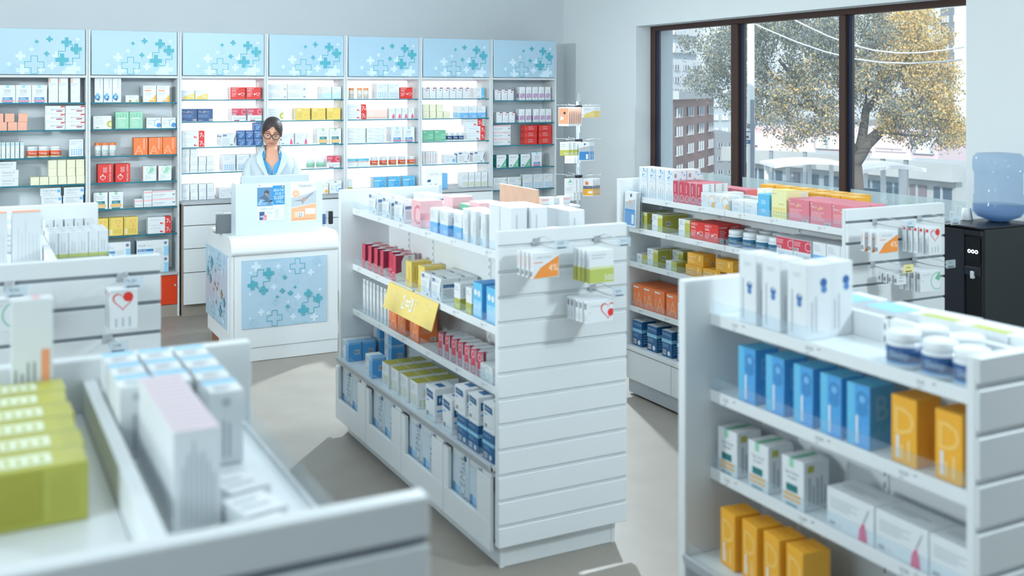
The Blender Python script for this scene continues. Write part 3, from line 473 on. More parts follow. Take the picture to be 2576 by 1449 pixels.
K('gbig', (.075, .083, .2), 'W', {'F': [('c', .62, .55, .055, '#2b5a9c'), ('c', .62, .47, .045, '#3f74b4'), ('c', .64, .58, .02, 'W'), ('l', .2, .06, .4, .7, 1, 'G', 1), ('l', .3, .82, .75, .88, 2, 'G')], 'R': [('c', .7, .75, .06, '#2b5a9c'), ('c', .72, .66, .05, '#4a80bd'), ('l', .2, .1, .45, .7, 2, 'G', 1)], 'T': [('r', .1, .1, .9, .2, 'PBLUE')]}, 'tall white carton with blue eight logo')
K('blueBR', (.075, .085, .155), 'CYAN', {'F': [('r', .35, 0, 1, 1, 'BLUE'), ('c', .68, .78, .13, 'DKB'), ('c', .68, .62, .12, 'DKB'), ('c', .68, .78, .06, 'SKB'), ('r', .4, .05, .5, .5, 'W'), ('l', .55, .05, .95, .45, 3, 'SKB', 1)], 'R': [('r', 0, 0, 1, 1, 'BLUE'), ('t', .25, .45, .4, 'B', 'SKB'), ('l', .15, .05, .9, .4, 5, 'SKB', 1)]}, 'bright blue vitamin B box')
K('amberR', (.075, .085, .16), 'AMB', {'F': [('t', .15, .45, .4, 'D', '#f8c25a'), ('r', .2, .08, .32, .42, 'W'), ('l', .38, .08, .8, .4, 2, '#f9d184', 1)], 'R': [('l', .5, .15, .7, .5, 2, '#e89a1c', 1)], 'T': [('l', .1, .3, .9, .7, 3, '#e0901c')]}, 'amber vitamin D box')
K('rawR', (.085, .09, .13), 'W', {'F': [('r', .35, .82, .55, 1, 'MINT'), ('t', .5, .68, .06, 'Raw Green', 'GD', 0, 'c'), ('t', .5, .58, .06, 'Powder', 'GD', 0, 'c'), ('r', .22, .32, .72, .47, 'DKT'), ('r', .1, .22, .86, .28, 'AMB'), ('r', .1, .13, .86, .18, 'AMB'), ('r', .2, 0, .72, .08, '#7fa8b8')], 'T': [('r', .35, .0, .55, 1, 'LEAF')], 'R': [('r', .15, .78, .4, .92, 'LIME'), ('l', .2, .1, .9, .7, 5, 'TX', 1)]}, 'white raw green powder box')
K('sprayR', (.16, .1, .1), 'W', {'F': [('l', .08, .5, .7, .8, 4, 'G'), ('b', .06, .08, .2, .18), ('l', .24, .1, .34, .16, 1, 'PROSE'), ('p', [(.68, .02), (.86, .02), (.84, .3), (.78, .5), (.7, .3)], 'PINK'), ('p', [(.78, .5), (.8, .5), (.9, .85), (.88, .85)], 'TX')], 'T': [('l', .1, .3, .8, .6, 2, 'G')]}, 'white carton with pink bottle')
K('longW', (.07, .09, .03), 'W', {'F': [('r', 0, 0, 1, .3, 'LIME')], 'T': [('l', .1, .2, .9, .8, 3, 'LIME')]}, 'flat white pack')
K('greenbig', (.13, .055, .11), 'LIME', {'F': [('r', .15, .1, .6, .95, 'LIMD'), ('l', .68, .15, .9, .9, 4, 'LIME', 1)], 'T': [('r', .25, .2, .7, .8, '#e4ecc8'), ('l', .3, .3, .65, .7, 4, 'LIME', 1)], 'R': [('r', .1, .1, .9, .9, 'LIMD')]}, 'lime green box')
K('bluelid', (.06, .08, .13), 'W', {'F': [('l', .4, .1, .65, .7, 2, 'TX', 1), ('c', .5, .85, .06, 'G')], 'T': [('r', 0, .66, 1, 1, 'LBLUE'), ('l', .2, .1, .8, .5, 3, 'G')], 'R': [('l', .2, .1, .8, .9, 3, 'G', 1)]}, 'white box with blue lid strip')
K('pinklid', (.07, .022, .15), 'W', {'T': [('r', 0, 0, 1, 1, '#dcc8d0')], 'F': [('l', .2, .05, .9, .9, 7, 'G', 1)], 'L': [('l', .2, .1, .8, .9, 1, 'G', 1)]}, 'slim white box with dusty pink lid')
K('orglid', (.1, .07, .2), 'W', {'T': [('r', 0, 0, 1, 1, 'LORG')], 'F': [('l', .2, .1, .9, .85, 6, '#d3d9dc', 1)], 'R': [('l', .2, .1, .9, .85, 3, 'G', 1)]}, 'tall white carton with pale orange lid')
K('limefoot', (.036, .042, .1), 'W', {'F': [('r', 0, 0, 1, .14, '#b9c46a'), ('l', .3, .2, .7, .85, 2, 'G', 1)], 'R': [('r', 0, 0, 1, .3, 'LIME'), ('l', .3, .35, .7, .9, 1, 'G', 1)], 'T': [('c', .5, .5, .3, 'G')]}, 'lime-footed white carton')
KIND['maskw2'] = dict(KIND['maskw'], dims=(.1, .11, .112)); KIND['maskg'] = dict(KIND['maskb'], dims=(.1, .11, .155)); KIND['maskb']['dims'] = (.1, .11, .113)
# hanging packs
K('h4', (.118, .022, .098), 'W', {'F': [('t', .15, .76, .1, 'ABKORBIN', 'G'), ('l', .06, .58, .5, .66, 1, 'ORG'), ('p', [(.0, .0), (.97, .04), (.99, .84), (.3, .42)], '#f28a2e'), ('t', .6, .26, .26, '4%', '#ffe2c0')], 'L': [('b', .1, .06, .9, .3), ('l', .3, .4, .7, .9, 1, 'LORG', 1)]}, 'hanging white pack with orange 4% wedge', 'hanging_pack', 'pack')
K('h500', (.115, .022, .128), 'W', {'F': [('l', .1, .72, .7, .9, 2, 'G'), ('r', 0, 0, 1, .42, '#b3bd55'), ('r', 0, .42, 1, .5, '#d4dba0'), ('t', .62, .06, .18, '500', 'W')], 'L': [('r', 0, 0, 1, .44, 'LIME'), ('l', .3, .5, .7, .95, 1, 'G', 1)]}, 'hanging white pack with lime 500 base', 'hanging_pack', 'pack')
K('hheart', (.125, .024, .088), 'W', {'F': [('t', .12, .72, .1, 'Cardio Help', 'G'), ('c', .1, .5, .02, 'K'), ('hearto', .80, .5, .44, 'RED', .15), ('c', .9, .42, .17, 'RED')], 'L': [('b', .15, .6, .85, .92), ('l', .2, .1, .8, .5, 2, 'G', 1)]}, 'hanging white pack with red heart', 'hanging_pack', 'pack')
K('hheartup', (.085, .024, .128), 'W', {'F': [('hearto', .47, .70, .26, 'RED', .15), ('c', .66, .82, .12, 'RED'), ('l', .2, .08, .8, .4, 3, 'G', 1)], 'L': [('c', .5, .88, .06, 'RED'), ('l', .2, .08, .8, .6, 2, 'TX', 1)]}, 'upright hanging pack with red heart', 'hanging_pack', 'pack')
K('hleaf', (.125, .024, .098), 'W', {'F': [('t', .12, .78, .08, 'Beauty Plus', 'G'), ('c', .12, .56, .02, 'K'), ('ring', .84, .5, .42, 'MINT', .12), ('p', [(.72, .62), (.95, .95), (.98, .6), (.9, .5)], 'LEAF')], 'L': [('b', .15, .6, .85, .92), ('l', .2, .1, .8, .5, 2, 'G', 1)]}, 'hanging white pack with green leaf', 'hanging_pack', 'pack')
K('hsmall', (.06, .02, .05), 'W', {'F': [('l', .1, .2, .8, .8, 2, 'G')], 'L': [('b', .2, .2, .8, .6)]}, 'small hanging white pack', 'hanging_pack', 'pack')
def _hangcard(name, cols, desc, w_=.1, h_=.16):
    K(name, (w_, .004, h_), 'W', {'F': cols}, desc, 'hanging_card', 'card pack')
_hangcard('cface', [('r', .05, .12, .95, .95, 'LORG'), ('c', .5, .62, .12, 'SKIN'), ('c', .6, .7, .07, 'K'), ('p', [(.2, .3), (.6, .42), (.25, .55)], 'W')], 'orange-printed white card pack')
_hangcard('cspray', [('r', .05, .05, .95, .5, 'DKB'), ('p', [(.05, .5), (.95, .5), (.95, .8), (.05, .7)], '#aab8c4'), ('c', .5, .7, .07, 'SKIN'), ('c', .55, .9, .05, 'NAVY'), ('r', .66, .1, .86, .36, 'W')], 'blue flyer card with white bottle')
_hangcard('corange', [('r', .03, .42, .97, .6, '#5b6470'), ('r', .03, .05, .97, .42, 'AMB'), ('c', .4, .75, .1, 'ORG'), ('r', .5, .16, .9, .3, 'W')], 'white card pack with orange base', .09, .15)
apply_names()
# ------------------------------------------------------------------ room shell
XW, YW, XL, YF, ZC = 5.6, 9.6, -3.2, -2.5, 3.3
def struct(name, mb, parent=None):
    o = mb.build(name, parent)
    if not parent: o['kind'] = 'structure'
    return o
struct('floor', MB().box(XL-.2, XW+.42, YF-.2, YW+.2, -.2, 0, 'concrete_floor'))
struct('ceiling', MB().box(XL-.2, XW+.42, YF-.2, YW+.2, ZC, ZC+.15, 'wall_paint'))
struct('wall_back', MB().box(XL-.2, XW+.42, YW, YW+.2, 0, ZC, 'wall_paint'))
struct('wall_left', MB().box(XL-.2, XL, YF, YW, 0, ZC, 'wall_paint'))
struct('wall_front', MB().box(XL-.2, XW+.42, YF-.2, YF, 0, ZC, 'wall_paint'))
WY0, WY1, WZ0, WZ1 = 4.592, 8.259, .96, 2.495
b = MB()
b.box(XW, XW+.42, WY1, YW, 0, ZC, 'wall_paint_light'); b.box(XW, XW+.42, YF, WY0, 0, ZC, 'wall_paint_light')
b.box(XW, XW+.42, WY0, WY1, WZ1, ZC, 'wall_paint_light'); b.box(XW, XW+.42, WY0, WY1, 0, WZ0, 'wall_paint_light')
struct('wall_right', b)
XF = XW+.16
win = empty('window_1', (XF, (WY0+WY1)/2, WZ0), kind='structure'); loc0 = win.location.copy()
def wpart(name, mb):
    o = mb.build(name, win); o.location = -loc0; return o
m1 = onX(1843, XF).y; m1b = onX(1859, XF).y; m2 = onX(2115, XF).y; m2b = onX(2130, XF).y
fz = WZ1-.045
b = MB().box(XF, XF+.07, WY0, WY1, fz, WZ1, 'frame_bronze', .004); b.box(XF, XF+.07, WY1-.075, WY1, WZ0, fz, 'frame_bronze', .004); b.box(XF, XF+.07, WY0, WY0+.03, WZ0, fz, 'frame_bronze', .004); b.box(XF, XF+.07, WY0, WY1, WZ0, WZ0+.05, 'frame_bronze', .004)
wpart('window_frame', b)
for a, c in ((m1, m1b), (m2, m2b)):
    wpart('mullion', MB().box(XF-.02, XF+.08, c, a, WZ0+.05, fz, 'frame_bronze', .004))
mat('seal', '#1d2740', rough=0.4)
ys = [WY0+.03, m2b, m2, m1b, m1, WY1-.075]
for i in (0, 2, 4): wpart('glass_pane', MB().box(XF+.035, XF+.04, ys[i], ys[i+1], WZ0+.05, fz, 'window_glass'))
for i in (0, 2, 4): wpart('etched_film', MB().box(XF+.02, XF+.022, ys[i]+.01, ys[i+1]-.01, WZ0+.06, 1.175, 'film'))
for i in (0, 2, 4): wpart('rubber_seal', MB().box(XF+.01, XF+.033, ys[i+1]-.018, ys[i+1], WZ0+.05, fz, 'seal'))
b = MB(); F = Face((XF+.019, ys[1], 1.0), (0, -1, 0), (0, 0, 1), ys[1]-ys[0], .19)
for u, v, s in ((.12, .3, .5), (.3, .6, .3), (.5, .35, .6), (.7, .7, .25), (.85, .4, .7)): decal(b, F, ('xo' if s != .6 else 'x', u, v, s, 'MINT' if s == .6 else 'W', .09))
wpart('film_crosses', b)
o = MB().box(XF-.155, XF, WY0+.002, WY1-.002, WZ0-.02, WZ0+.012, 'laminate', .003).build('window_sill'); o['kind'] = 'structure'

# ------------------------------------------------------------------ wall shelving bays
YB = 9.2
BX = [.186, .914, 1.632, 2.365, 3.088, 3.817, 4.556, 5.283]
ZS_A = [1.797, 1.578, 1.358, 1.139, .922, .698]; ZS_B = [1.817, 1.63, 1.413, 1.197]
BNAME = ['leftmost bay', 'bay above red door', 'first lit bay', 'second lit bay', 'third lit bay', 'fourth lit bay', 'rightmost bay']
SNAME = ['top shelf', 'second shelf', 'third shelf', 'fourth shelf', 'fifth shelf', 'sixth shelf', 'cabinet top']
mat('lightbox', '#fff4f4', rough=.5, emit=1.0)
mat('bay_back', '#e0e6ec', rough=.6, noise=.02)
mat('bay_side', '#d2d6d8', rough=.55)
mat('header', '#a9c8db', rough=.3, noise=.03, nscale=2)
mat('orange_door', '#d8411c', rough=.35)
mat('plinth', '#9d948a', rough=.6, noise=.05)
TE = 'TEAL'; FW = '#cde2ef'; FT = '#8fc0cf'
def header_art(mb, F):
    k0 = F.k
    for u, v, s in ((.69, .41, .2), (.3, .4, .2), (.875, .13, .28), (.64, .19, .17), (.32, .09, .25), (.52, .1, .14), (.92, .79, .08), (.18, .22, .1), (.42, .55, .1), (.8, .05, .2)): decal(mb, F, ('x', u, v, s, FW))
    for u, v, s in ((.46, .58, .15), (.615, .35, .17), (.235, .12, .19)): decal(mb, F, ('xo', u, v, s, FT, .05))
    decal(mb, F, ('xo', .447, .21, .39, TE, .035)); decal(mb, F, ('xo', .823, .44, .44, TE, .035))
    for u, v, s in ((.797, .72, .215), (.903, .57, .24), (.746, .325, .275), (.611, .78, .13), (.475, .72, .085), (.58, .455, .11)): decal(mb, F, ('x', u, v, s, TE))
for bi in range(7):
    x0, x1 = BX[bi], BX[bi+1]; lit = 2 <= bi <= 5
    if bi == 0: x0 = x1-.728
    root = empty('shelving_bay', ((x0+x1)/2, YB, 0), label=[
        'leftmost wall shelving bay, five glass shelves under pale blue cross header', 'grey wall shelving bay standing above the orange-red cabinet door',
        'first backlit shelving bay, navy boxes, left behind the pharmacist', 'second backlit shelving bay, yellow heart boxes, right behind the pharmacist',
        'third backlit shelving bay, orange-label jars on its fourth shelf', 'fourth backlit shelving bay, rightmost of those with glowing backs',
        'rightmost wall shelving bay, unlit, beside the corner'][bi], cat='shelving', group='wall shelving bays along the back wall'); L = -root.location
    def pt(name, mb, par=root):
        o = mb.build(name, par)
        if par is root: o.location = L
        return o
    zb = .965 if lit else .373
    t = .018
    pt('side_panel', MB().box(x0+.001, x0+t, YB, YW-.004, 0 if not lit else zb, 2.39, 'bay_side', .002))
    b = MB().box(x1-t, x1-.001, YB, YW-.004, 0 if not lit else zb, 2.39, 'bay_side', .002)
    for j in range(40):
        for yy in (9.25, 9.42): b.poly([(x1-t-.0006, yy, zb+.05+j*.04), (x1-t-.0006, yy-.004, zb+.05+j*.04), (x1-t-.0006, yy-.004, zb+.056+j*.04), (x1-t-.0006, yy, zb+.056+j*.04)], 'GD')
    pt('side_panel', b)
    pt('back_panel', MB().box(x0+t, x1-t, 9.472, 9.49, zb, 2.0, 'bay_back'))
    if lit: pt('light_panel', MB().box(x0+t+.012, x1-t-.012, 9.462, 9.471, zb+.02, 1.985, 'lightbox'))
    pt('top_board', MB().box(x0+t, x1-t, YB+.002, 9.49, 1.998, 2.018, 'bay_side', .002))
    hb = MB().box(x0+t+.006, x1-t-.006, YB-.012, YB+.006, 2.022, 2.385, 'header', .002)
    F = Face((x0+t+.008, YB-.0125, 2.024), (1, 0, 0), (0, 0, 1), x1-x0-2*t-.016, .359); header_art(hb, F)
    pt('header_sign', hb)
    zz = ZS_B if lit else (ZS_A if bi != 6 else ZS_A)
    for z in zz:
        s = pt('glass_shelf', MB().box(x0+t+.001, x1-t-.001, YB+.012, 9.46, z-.008, z, 'shelf_glass'))
        e = MB().box(x0+t+.001, x1-t-.001, YB+.010, YB+.0125, z-.009, z, 'shelf_glass_edge').build('glass_edge', s)
        for xx in (x0+t+.008, x1-t-.008):
            for yy in (9.25, 9.42): MB().cyl(xx, yy, z-.014, z-.0082, .006, 'K', 8).build('shelf_pin', s)
    if not lit:
        cp = pt
        cp('cabinet_top', MB().box(x0+t, x1-t, YB-.012, 9.47, .35, .372, 'laminate_grey', .002))
        cp('cabinet_body', MB().box(x0+t+.001, x1-t-.001, YB+.02, 9.47, .1, .349, 'bay_side'))
        d = cp('door', MB().box(x0+t+.002, x1-t-.002, YB, YB+.019, .103, .347, 'orange_door', .002))
        if bi == 1: MB().lathe(0, 0, [(.009, 0), (.009, .004), (.007, .006), (.003, .006), (.003, .003)], 14, 'steel').build('lock', d, (onY(441, YB).x, YB-.0005, .263), (PI/2, 0, 0))
        cp('plinth', MB().box(x0+t, x1-t, YB+.01, 9.47, 0, .099, 'plinth'))
# drawer units with one continuous worktop under the lit bays
wt = MB().box(1.636, 4.54, 9.09, 9.47, .938, .965, 'laminate_grey', .003).build('worktop'); tag(wt, 'long grey worktop running under the four backlit bays', 'worktop')
for i in range(4):
    x0, x1 = [1.645, 2.365, 3.088, 3.817, 4.53][i:i+2]
    c = empty('drawer_unit', ((x0+x1)/2, 9.1, 0), label=['white drawer unit under the first backlit bay, beside orange-red door', 'white drawer unit hidden behind the checkout counter', 'white drawer unit under the third backlit bay, behind middle gondola', 'white drawer unit under the fourth backlit bay, rightmost of four'][i], cat='drawers', group='drawer units under the worktop'); L2 = -c.location
    def cp(n, mb):
        o = mb.build(n, c); o.location = L2; return o
    cp('carcass', MB().box(x0+.002, x1-.002, 9.125, 9.46, .1, .935, 'plinth'))
    for z0, z1 in ((.105, .368), (.374, .567), (.573, .760), (.766, .930)): cp('drawer_front', MB().box(x0+.004, x1-.004, 9.104, 9.124, z0, z1, 'laminate', .002))
    cp('plinth', MB().box(x0+.002, x1-.002, 9.16, 9.46, 0, .099, 'plinth'))

# ------------------------------------------------------------------ gondolas
def price_tag(mb, F, u, w_=.05):
    """little printed price on the strip"""
    for i in range(3): F.k = 1.2; decal(mb, F, ('t', u, .42, .26, ['8,45', '12,99', '5,10', '24,50'][int(u*97) % 4], 'GD')); break
    decal(mb, F, ('t', u+.002, .14, .14, 'szt 1', 'K')); decal(mb, F, ('r', u+.045, .62, u+.055, .72, 'GD'))
mat('slot_metal_shade', '#8b949c', rough=.35, metal=.4)  # insert metal, its grey also painting the shade inside the grooves
def slat_panel(mb, x0, x1, yf, thick, z0, z1, near=True, zg=None, gm='slot_metal_shade'):
    """slatwall board: face at yf looking toward -Y, metal groove insert whose tone paints recess shade"""
    yb = yf+thick; gz = zg
    gz = [z for z in gz if z0+.02 < z < z1-.02]; edges = [z0]+sorted(gz)+[z1]
    mb.box(x0, x1, yf+.0112, yb, z0, z1, 'laminate', .002)
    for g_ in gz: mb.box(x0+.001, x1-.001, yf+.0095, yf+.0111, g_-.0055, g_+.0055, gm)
    for i in range(len(edges)-1):
        a = edges[i]+(.006 if i else 0); c = edges[i+1]-(.006 if i < len(edges)-2 else 0)
        mb.box(x0, x1, yf, yf+.011, a, c, 'laminate', .0025)
GZ = [1.283-.1*k for k in range(12)]
SHELF_OBJ = {}
def gondola(key, x0, x1, y0, y1, label, zs, zbot, fx, bx, drawers=False, cabinet=False, slots=(), sides='LR', zs_r=None, slat=True):
    """near end y0 (camera side), far end y1. fx = shelf setback from panel edge, bx = base shelf setback"""
    T = 1.344; pt_ = .034
    root = empty('gondola_shelving', ((x0+x1)/2, (y0+y1)/2, 0), label=label, cat='shelving', group='white gondolas on the shop floor'); L = -root.location
    def pt(name, mb, par=None):
        o = mb.build(name, par or root)
        if not par: o.location = L
        return o
    b = MB(); slat_panel(b, x0, x1, y0, pt_, .10, T, zg=GZ, gm='laminate' if key in 'MR' else 'slot_metal_shade'); pt('slatwall_end_panel', b)  # M and R get pale groove backs, painting the light they catch
    pt('end_panel', MB().box(x0, x1, y1-pt_, y1, .10, T, 'laminate', .003))
    xm = (x0+x1)/2; ya, yb = y0+pt_, y1-pt_
    b = MB().box(xm-.012, xm+.012, ya, yb, .1, 1.30, 'laminate'); pt('centre_panel', b)
    for s in slots:
        b = MB().box(xm-.016, xm+.016, s-.011, s+.011, .12, 1.30, 'shelf_metal')
        for j in range(36):
            zz = .15+j*.032
            for sx in (-1, 1): b.box(xm+sx*.0162, xm+sx*.0166, s-.0022, s+.0022, zz, zz+.016, 'K')
        pt('slotted_upright', b)
    nb = max(1, round((y1-y0)/1.0)); seg = (yb-ya)/nb
    for side in sides:
        zl = zs if side == 'L' else (zs_r or zs[:1])
        for z in zl:
            xf = x0+fx if side == 'L' else x1-fx
            for q in range(nb):
                a, c = ya+.002+q*seg, ya+(q+1)*seg-.001
                b = MB(); lo, hi = sorted((xf+(.004 if side == 'L' else -.004), xm+(-.013 if side == 'L' else .013)))
                b.box(lo, hi, a, c, z-.02, z, 'shelf_metal', .002)
                sh = pt('shelf', b); so = MB()
                lo, hi = sorted((xf, xf+(.004 if side == 'L' else -.004)))
                so.box(lo, hi, a, c, z-.026, z+.008, 'laminate', .001)
                if side == 'L':
                    F = Face((xf-.0002, c, z-.026), (0, -1, 0), (0, 0, 1), c-a, .034)
                    for u in (.1, .42, .75): F.k = 1; price_tag(so, F, u+random.uniform(-.04, .04))
                o = so.build('price_strip', sh)
                lp = MB().box(*sorted((xf+(.001 if side == 'L' else -.001), xf+(.003 if side == 'L' else -.003))), a+.01, c-.01, z+.008, z+.045, 'acrylic').build('clear_lip', sh)
    # base
    bx0, bx1 = x0+bx, x1-bx
    if cabinet:
        pt('base_shelf', MB().box(bx0-.004, bx1, ya, yb, zbot-.028, zbot, 'laminate', .002))
        n = 4; sg = (yb-ya)/n
        for q in range(n):
            pt('cabinet_door', MB().box(bx0, bx0+.018, ya+q*sg+.002, ya+(q+1)*sg-.002, .10, zbot-.034, 'laminate', .002))
        pt('cabinet_body', MB().box(bx0+.02, bx1, ya, yb, .02, zbot-.03, 'laminate_grey'))
        pt('kickboard', MB().box(bx0+.012, bx1-.02, y0+.05, y1-.05, 0.015, .0995, 'laminate_grey'))
    else:
        b = MB().box(x0+.035, x1-.035, y0+.05, y1-.05, 0, .0985, 'laminate', .002); b.box(x0+.03, x0+.047, y0+.047, y0+.06, 0, .0985, 'laminate'); b.box(x1-.047, x1-.03, y0+.047, y0+.06, 0, .0985, 'laminate'); pt('base_plinth', b)
        for q in range(nb):
            a, c = ya+.002+q*seg, ya+(q+1)*seg-.001
            s = pt('base_shelf', MB().box(bx0, xm-.013, a, c, zbot-.02, zbot, 'shelf_metal', .002))
            so = MB(); so.loft([[(bx0-.012, yy, zbot+.008), (bx0-.002, yy, zbot+.012), (bx0+.006, yy, zbot+.002), (bx0+.012, yy, zbot-.022), (bx0-.002, yy, zbot-.024)][::1] for yy in (a, c)], 'laminate_grey', True, False)
            F = Face((bx0-.0125, c, zbot-.022), (0, -1, 0), (.28, 0, .96), c-a, .034)
            F.o = Vector((bx0-.0065, c, zbot-.02)); F.U = Vector((-.18, 0, .98)); F.n = F.R.cross(F.U)
            for u in (.15, .6): F.k = 6; price_tag(so, F, u)
            so.build('price_strip', s)
            MB().box(bx0+.004, bx0+.006, a+.01, c-.01, zbot+.002, zbot+.045, 'acrylic').build('clear_lip', s)
        if 'R' in sides: pt('base_shelf', MB().box(xm+.013, bx1, ya, yb, zbot-.02, zbot, 'shelf_metal', .002))
    return root, pt
GM, gm_pt = gondola('M', 1.87, 2.47, 3.71, 5.70, 'middle white gondola with four drawers, yellow sale sign and slatted end', [1.232, .922, .674], .412, .072, -.018, slots=(4.37, 5.03, 4.72+.64), zs_r=[1.21])
GR, gr_pt = gondola('R', 1.87, 2.47, 1.50, 2.54, 'nearest white gondola at right, bright blue and amber boxes', [1.235, 1.01, .782], .54, .09, 0, slots=(2.02,), zs_r=[1.235])
G1, g1_pt = gondola('G', 3.65, 4.30, 3.65, 5.60, 'back right white gondola by the window, full of coloured boxes', [1.232, 1.038, .822, .545], .308, .07, .05, cabinet=True, slots=(4.98, 4.3), zs_r=[1.2])
G0, g0_pt = gondola('L', -.02, .60, 3.73, 5.61, 'back left white gondola with slatted end and heart pack hook', [1.235], .41, .07, 0, zs_r=[1.235])
GL, gl_pt = gondola('N', -.10, .57, 1.34, 2.38, 'blurred nearest white gondola at lower left, shaded slatted end', [1.235], .41, .07, 0, zs_r=[1.235])
# drawers of the middle gondola with cut-outs
def drawer(y0, y1, k):
    xf = 1.852; t = .018; z0, z1 = .075, .365
    d = MB(); w0, w1 = y1-.05, y0+.12; c0 = z1-.175     # cut-out from top edge down to c0
    d.box(xf, xf+t, y0, y1, z0, c0, 'laminate', .002); d.box(xf, xf+t, w0, y1, c0, z1, 'laminate', .002); d.box(xf, xf+t, y0, w1, c0, z1, 'laminate', .002)
    o = gm_pt('drawer', d)
    MB().box(xf+.006, xf+.009, w1, w0, c0-.01, z1-.012, 'acrylic').build('clear_window', o)
    MB().box(xf+.02, xf+.24, y0+.012, y1-.012, .105, .115, 'laminate').box(xf+.02, xf+.24, y0+.012, y0+.02, .105, .3, 'laminate').box(xf+.02, xf+.24, y1-.02, y1-.012, .105, .3, 'laminate').build('drawer_tray', o)
    MB().box(xf+.004, xf+.06, y0+.0, y0+.075, z1+.001, z1+.022, 'shelf_metal', .002).build('handle_block', o)
dy = [5.70, 5.205, 4.71, 4.215, 3.75]
for k in range(4): drawer(dy[k+1]+.004, dy[k]-.004, k)
# yellow sale sign clipped on the second strip
sgn = empty('sale_sign', (1.93, 4.6, .9), label='yellow patterned 2=3 sale sign clipped under second shelf, middle gondola', cat='sign')
ya_, yb_ = onX(980, 1.935).y, onX(1104, 1.935).y
b = MB(); H_ = .125
q = [(-.0, ya_, .925), (-.0, yb_, .925), (-.035, yb_, .80), (-.035, ya_, .80)]
b.loft([[(1.933+x, y, z) for x, y, z in q], [(1.936+x, y, z) for x, y, z in q]], '#f1d06a', True, False)
F = Face((1.933-.035, ya_, .80), (0, -1, 0), (.27, 0, .963), ya_-yb_, .1298)
for i in range(46):
    r = random.Random(i); decal(b, F, ('t', r.uniform(.02, .92), r.uniform(.04, .8), r.uniform(.12, .2), r.choice('3258%'), r.choice(['#f7e7b2', '#fbf0cc', '#f6dc8e']))); F.k = 1.5+i*.01
F.k = 4; decal(b, F, ('t', .36, .28, .5, '2=3', '#eef4f6'))
o = b.build('sign_plate', sgn); o.location = -sgn.location
o = MB().tube([(1.937, (ya_+yb_)/2, .925), (1.936, (ya_+yb_)/2, .935), (1.939, (ya_+yb_)/2, .93)], .003, 'steel').build('clip', sgn); o.location = -sgn.location

# ------------------------------------------------------------------ peg hooks
def hook(x, y, z, where, length=.17, yellow=False):
    r = empty('peg_hook', (x, y, z), label='wire peg hook with price holder, '+where, cat='hook', group='peg hooks on the slatwalls')
    MB().box(-.016, .016, -.003, -.0003, -.022, .008, 'steel', .001).build('bracket', r)
    MB().tube([(0, -.003, -.012), (0, -length*.5, -.016), (0, -length+.02, -.014), (0, -length, -.004)], .0022, 'steel').build('peg_wire', r)
    MB().tube([(.006, -.003, .006), (.006, -length*.3, .02), (.006, -length*.8, .014), (.006, -length-.01, .0)], .0016, 'steel').build('tag_wire', r)
    b = MB().box(-.018, .042, -length-.014, -length-.010, -.014, .022, '#efe08a' if yellow else 'blister')
    F = Face((-.018, -length-.0145, -.014), (1, 0, 0), (0, 0, 1), .06, .036)
    decal(b, F, ('t', .2, .5, .3, '9,99', 'GD')); decal(b, F, ('r', .15, .12, .8, .24, 'K')); b.build('price_tag', r)
    return r
def hang(kind, x, y0, z, n, where, pitch=.03, dx=-.002):
    h_ = KIND[kind]['dims'][2]
    for i in range(n): put(kind, (x+dx*i, y0+i*pitch, z-h_-.012), random.uniform(-.06, .06), where, dep=i)
def at_end(u, v, y): p = onY(u, y, v); return p.x, p.z
YM = 3.71
for (u, v, k, uu, n, wh, pit) in ((1342, 604, 'h4', 1368, 4, 'upper left hook of middle gondola', .03), (1496, 598, 'h500', 1508, 4, 'upper right hook of middle gondola', .03), (1484, 720, 'hheart', 1504, 5, 'lower hook of middle gondola', .028)):
    x, z = at_end(u, v, YM); hook(x+.012, YM, z, wh)
    hang(k, onY(uu, YM-.15).x, YM-.155, z-.012, n, wh, pit)
YG = 3.65
for (u, v, k, uu, n, wh, pit) in ((2200, 553, 'h4', 2240, 3, 'upper left hook of window gondola', .04), (2312, 541, 'hheartup', 2357, 5, 'upper right hook of window gondola', .032), (2195, 660, 'hsmall', 2215, 4, 'lower left hook of window gondola', .03), (2300, 642, 'hleaf', 2345, 4, 'lower right hook of window gondola', .034)):
    x, z = at_end(u, v, YG); z = min(GZ, key=lambda g: abs(g-z)); hook(x, YG, z, wh, .19, yellow=(k == 'hsmall'))
    hang(k, x+.0 if k == 'hsmall' else onY(uu, YG-.16).x-.03, YG-.165, z-.012, n, wh, pit)
YL = 3.73
x, z = at_end(306, 705, YL); z = GZ[0]; hook(x, YL, z, 'right hook of back left gondola'); hang('hheartup', onY(308, YL-.12).x, YL-.14, z-.01, 3, 'right hook of back left gondola')
x, z = at_end(24, 725, YL); hook(x, YL, GZ[0], 'left hook of back left gondola'); hang('hleaf', onY(2, YL-.12).x, YL-.14, GZ[0]-.01, 2, 'left hook of back left gondola')
hook(onY(270, YL).x, YL, GZ[2], 'lower empty hook of back left gondola')

